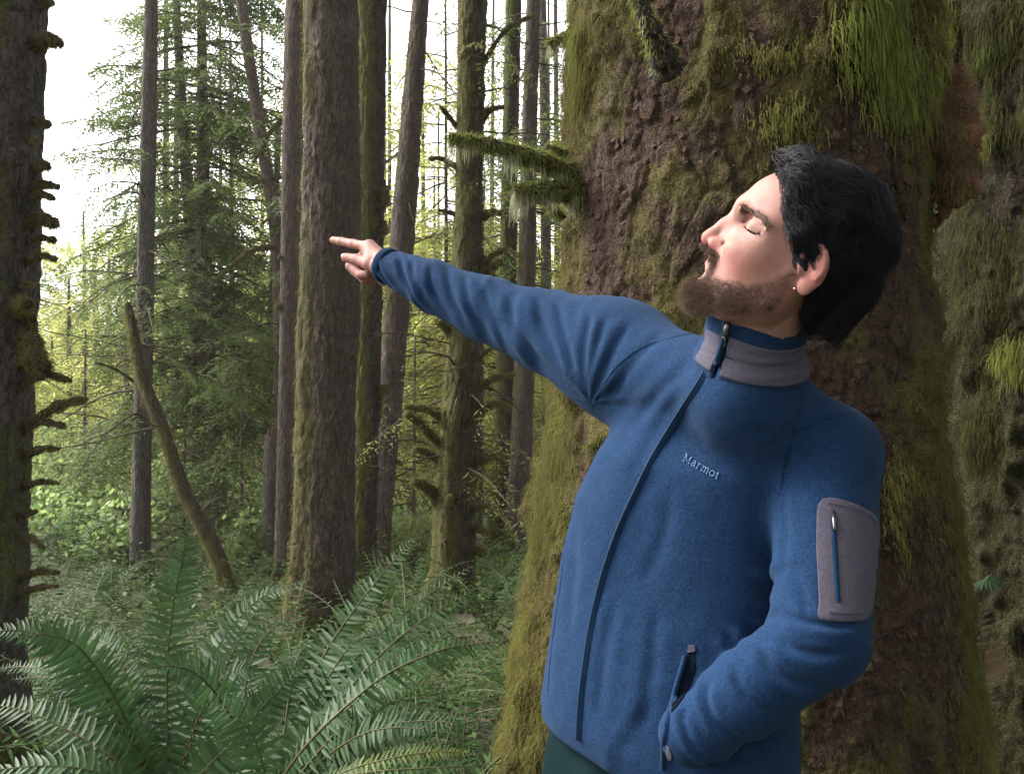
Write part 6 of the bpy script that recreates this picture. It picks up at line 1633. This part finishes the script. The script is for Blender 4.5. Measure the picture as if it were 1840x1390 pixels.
    xe = [-0.044, -0.040, -0.036, -0.030, -0.012, 0.016, 0.030, 0.044, 0.057, 0.070, 0.084, 0.098, 0.105, 0.105]
    EARC = np.array([-0.003, 0.085, -0.004]); EARR = (0.026, 0.030, 0.022)
    def cap_core(G):
        d = ell(G, (0.006, 0, 0.052), (0.089, 0.075, 0.080))
        d = smin(d, ell(G, (0.030, 0, 0.062), (0.068, 0.063, 0.058)), 0.02)
        d = smin(d, cap(G, (-0.052, 0, 0.0), (-0.066, 0, -0.045), 0.042, 0.026), 0.03)
        return d
    def thick(G):
        th = 0.006 + 0.006 * sstep(0.06, 0.12, G[2] + 0 * G[0] + 0 * G[1]) + 0.010 * sstep(0.03, 0.08, G[0]) * sstep(0.085, 0.125, G[2]) + 0.000 * sstep(0.0, -0.08, G[0])
        return th + 0.006 * np.exp(-((G[0] + 0.012) / 0.034) ** 2 - ((G[2] - 0.046) / 0.017) ** 2)
    def hair_sdf(G):
        d = cap_core(G) - thick(G)
        nz_ = 0.008 * np.sin(G[2] * 190 + 2.0 * np.sin(G[1] * 60)) + 0.005 * np.sin(G[2] * 420 + G[1] * 200)
        e = nz_ + np.interp(np.broadcast_to(G[2], np.broadcast_shapes(*[g.shape for g in G])).astype(float), ze, xe)
        d = smax(d, (G[0] - e) * 0.8 + 0.003, 0.010)
        d = smax(d, -(G[2] + 0.044) + 0 * G[0] + 0 * G[1], 0.012)
        for s in (1, -1): d = smax(d, -ell(G, EARC * np.array([1, s, 1]), EARR), 0.006)
        return d
    hd, ax = sparse(hair_sdf, np.array([-0.135, -0.115, -0.10]), np.array([0.135, 0.115, 0.185]), 0.0026)
    V, F = surface_nets(hd, ax)
    V = relax(V, F, 3, 0.5); N = vnormals(V, F)
    # locks: ridges that run along the combing direction
    def flow(p):
        x, y, z = p[:, 0], p[:, 1], p[:, 2]
        top = sstep(0.075, 0.125, z)[:, None]; back = sstep(-0.03, -0.08, x)[:, None]
        s = np.sign(y + 1e-6)[:, None]
        f_top = np.stack([np.full_like(x, -0.85), 0.45 * s[:, 0], np.zeros_like(x) + 0.05], 1)
        f_side = np.stack([np.full_like(x, -0.80), np.zeros_like(x), np.full_like(x, -0.55)], 1)
        f_back = np.stack([np.full_like(x, 0.10), np.zeros_like(x), np.full_like(x, -1.0)], 1)
        low = sstep(0.06, 0.0, z)[:, None]
        f_side = f_side * (1 - 0.7 * low) + np.array([-0.55, 0, -0.85]) * 0.7 * low
        f = f_top * top + f_side * (1 - top)
        f = f * (1 - back) + f_back * back
        return nrm(f)
    fl = flow(V); cr = nrm(np.cross(fl, N))
    lock = np.sin((V * cr).sum(1) * 105 + 6.0 * fbm(V * 11, 3)) * 0.0038 + 0.012 * fbm(V * 16, 3)
    V = V + N * lock[:, None]
    hobj = obj('hair', mesh_from('hair', h2w(V), F, M['hair']), person); hobj['label'] = 'wavy black hair swept back over the ear'
    rg = np.random.default_rng(21)
    # strands
    def core_pts(p): return cap_core(p.T) - thick(p.T)
    def core_n(p):
        e = 0.002; g = np.stack([core_pts(p + np.eye(3)[i] * e) - core_pts(p - np.eye(3)[i] * e) for i in range(3)], 1)
        return nrm(g)
    ns = 11000; m = 14
    idx = rg.integers(0, len(V), ns * 2)
    nfz = w2h(C0) ; vis = ((h2w(V[idx]) - C0) * (N[idx] @ HM)).sum(1) < 0.03
    idx = idx[vis | (rg.random(len(idx)) < 0.25)][:ns]
    p = V[idx] + rg.normal(0, 0.001, (len(idx), 3)); n = len(p)
    e = np.interp(p[:, 2], ze, xe)
    L = rg.uniform(0.035, 0.075, n) * np.where(p[:, 0] > e - 0.02, 0.95, 1.0)
    # strands share a clump phase so that they wave together
    ph = 6.0 * fbm(p * 18, 2) + rg.normal(0, 0.5, n)
    lift = rg.uniform(-0.001, 0.0040, n) + 0.0016 * rg.normal(0, 1, n) * (rg.random(n) < 0.15)
    S = np.zeros((n, m, 3)); S[:, 0] = p
    for k in range(1, m):
        nn = core_n(p); f = flow(p); f = nrm(f - nn * (f * nn).sum(1)[:, None]); c = np.cross(nn, f)
        f = nrm(f + c * (0.55 * np.sin(k / m * 7.5 + ph))[:, None] + c * 0.25 * fbm(p * 30, 2)[:, None])
        p = p + f * (L / m)[:, None]
        nn = core_n(p); p = p + nn * ((lift + 0.0045 * np.sin(k / m * 5 + ph * 1.3)) + 0.012 * fbm(p * 16, 3) - core_pts(p))[:, None] * 0.6
        S[:, k] = p
    ok = (S[:, :, 0] < np.interp(S[:, :, 2], ze, xe) + 0.012).all(1) & (S[:, :, 2] > -0.058).all(1)
    ok &= ~((((S - EARC * np.array([1, 1, 1])) / np.array(EARR)) ** 2).sum(2) < 0.85).any(1)
    S = S[ok]; n = len(S)
    rad = np.linspace(1, 0.35, m)[None] * rg.uniform(0.00020, 0.00042, n)[:, None]
    hair('hair_strands', h2w(S), rad, M['hair_strand'], hobj, rg.random(n))
    # ---------------------------------------------------------------- beard, brows and lashes
    bmv = beard_mask(hV); w = bmv * (hV[:, 2] > -0.115)
    far = hV[:, 1] < -0.03
    w = w * np.where((hV[:, 2] > -0.036) & (hV[:, 0] > 0.074), 1.5, 1.0)
    w = w * np.where(far, 0.4, 1.0)
    nb = 11000
    idx = rg.choice(len(hV), nb, p=w / w.sum())
    p = hV[idx] + rg.normal(0, 0.0008, (nb, 3)); nn = HN[idx]
    chin = sstep(0.045, 0.085, p[:, 0]) * sstep(-0.052, -0.070, p[:, 2])
    under = sstep(-0.06, -0.085, p[:, 2])
    must = (p[:, 2] > -0.036) & (p[:, 0] > 0.080)
    L = (0.0032 + 0.0072 * chin + 0.0 * under + 0.003 * sstep(-0.02, -0.06, p[:, 2])) * rg.uniform(0.5, 1.25, nb)
    L = np.where(must, 0.0080 * rg.uniform(0.7, 1.2, nb), L)
    d0 = nn * 0.60 + np.array([0.25, 0, -0.75]) + chin[:, None] * np.array([0.35, 0, -0.15])
    d0 = np.where(must[:, None], nn * 0.45 + np.stack([np.zeros(nb), np.sign(p[:, 1]) * 0.5, np.full(nb, -0.9)], 1), d0)
    d0 = nrm(d0 + rg.normal(0, 0.30, (nb, 3)))
    m = 6; S = np.zeros((nb, m, 3)); S[:, 0] = p; dirn = d0
    cur = rg.normal(0, 0.35, (nb, 3)) + np.array([0, 0, -0.2])
    for k in range(1, m):
        p = p + dirn * (L / (m - 1))[:, None]; dirn = nrm(dirn + cur * 0.4); S[:, k] = p
    hair('beard', h2w(S), np.linspace(1, 0.5, m)[None] * rg.uniform(0.00009, 0.00018, nb)[:, None], M['beard'], person, rg.random(nb))
    # brows
    S = []; rb = []
    from_tree = bvh_of(mesh_from('tmp', hV, hF))
    for s in (1, -1):
        for k in range(700):
            u = rg.random(); kk = min(38, int(u * 39)); c = brow_l[kk] * np.array([1, s, 1]); tb_ = nrm(brow_l[kk + 1] - brow_l[kk]) * np.array([1, s, 1])
            c = c + rg.normal(0, 0.0021 * (1.15 - 0.65 * u), 3)
            hit = from_tree.find_nearest(Vector(c)); q = np.array(hit[0]); nq = np.array(hit[1])
            t = tb_ + np.array([0, 0, 0.55 * (1 - 1.6 * u)]) + rg.normal(0, 0.16, 3); t = nrm(t - nq * (t @ nq)) + nq * 0.15; t = nrm(t)
            ln = 0.0085 * rg.uniform(0.6, 1.1)
            S.append([q, q + t * ln * 0.5 + nq * 0.0004, q + t * ln + nq * 0.0002])
    S = np.array(S)
    hair('eyebrows', h2w(S), np.array([[1, 0.8, 0.4]]) * 0.00024, M['beard'], person, rg.random(len(S)))
    S = []
    for s in (1, -1):
        for k in range(150):
            u = rg.random(); c = lash_l[int(u * 23)] * np.array([1, s, 1])
            hit = from_tree.find_nearest(Vector(c)); q = np.array(hit[0]); nq = np.array(hit[1])
            t = nrm(nq * 0.6 + np.array([0.25, s * (0.5 * u - 0.1), -0.8]) + rg.normal(0, 0.08, 3)); ln = 0.0038 * rg.uniform(0.7, 1.1)
            S.append([q, q + t * ln * 0.55, q + t * ln + np.array([0, 0, 0.001])])
    S = np.array(S)
    hair('eyelashes', h2w(S), np.array([[1, 0.8, 0.4]]) * 0.0004, M['hair_strand'], person, rg.random(len(S)))
    # ear stud
    o_ = w2h(C0); dd = nrm(w2h(P(1427.5, 518, 1.0)) - o_)
    hit = from_tree.ray_cast(Vector(o_), Vector(dd))
    e = h2w(np.array([np.array(hit[0]) + np.array(hit[1]) * 0.0006]))[0]
    G, ax = grid(e - 0.005, e + 0.005, 0.0007)
    V, F = surface_nets(ell(G, e, (0.0021, 0.0021, 0.0021)), ax)
    obj('ear_stud', mesh_from('ear_stud', V, F, M['silver']), person)
    return person
# ================================================================== damp air between the trees
def build_haze(density):
    x0, x1, y0, y1, z0, z1 = -60, 60, -14, 64, -4.5, 14.0
    V = [(x, y, z) for x in (x0, x1) for y in (y0, y1) for z in (z0, z1)]
    F = np.array([[0, 1, 3, 2], [4, 6, 7, 5], [0, 4, 5, 1], [2, 3, 7, 6], [0, 2, 6, 4], [1, 5, 7, 3]])
    m = bpy.data.materials.new('damp_air'); m.use_nodes = True; t = m.node_tree; t.nodes.clear()
    out = t.nodes.new('ShaderNodeOutputMaterial'); v = t.nodes.new('ShaderNodeVolumePrincipled')
    v.inputs['Color'].default_value = (0.97, 0.95, 0.90, 1); v.inputs['Density'].default_value = density; v.inputs['Anisotropy'].default_value = 0.35
    t.links.new(v.outputs[0], out.inputs['Volume'])
    h = obj('haze', mesh_from('haze', V, F, m, smooth=False)); tag(h, 'thin damp haze between the trees', kind='stuff')
build_haze(0.0007)
build_person()
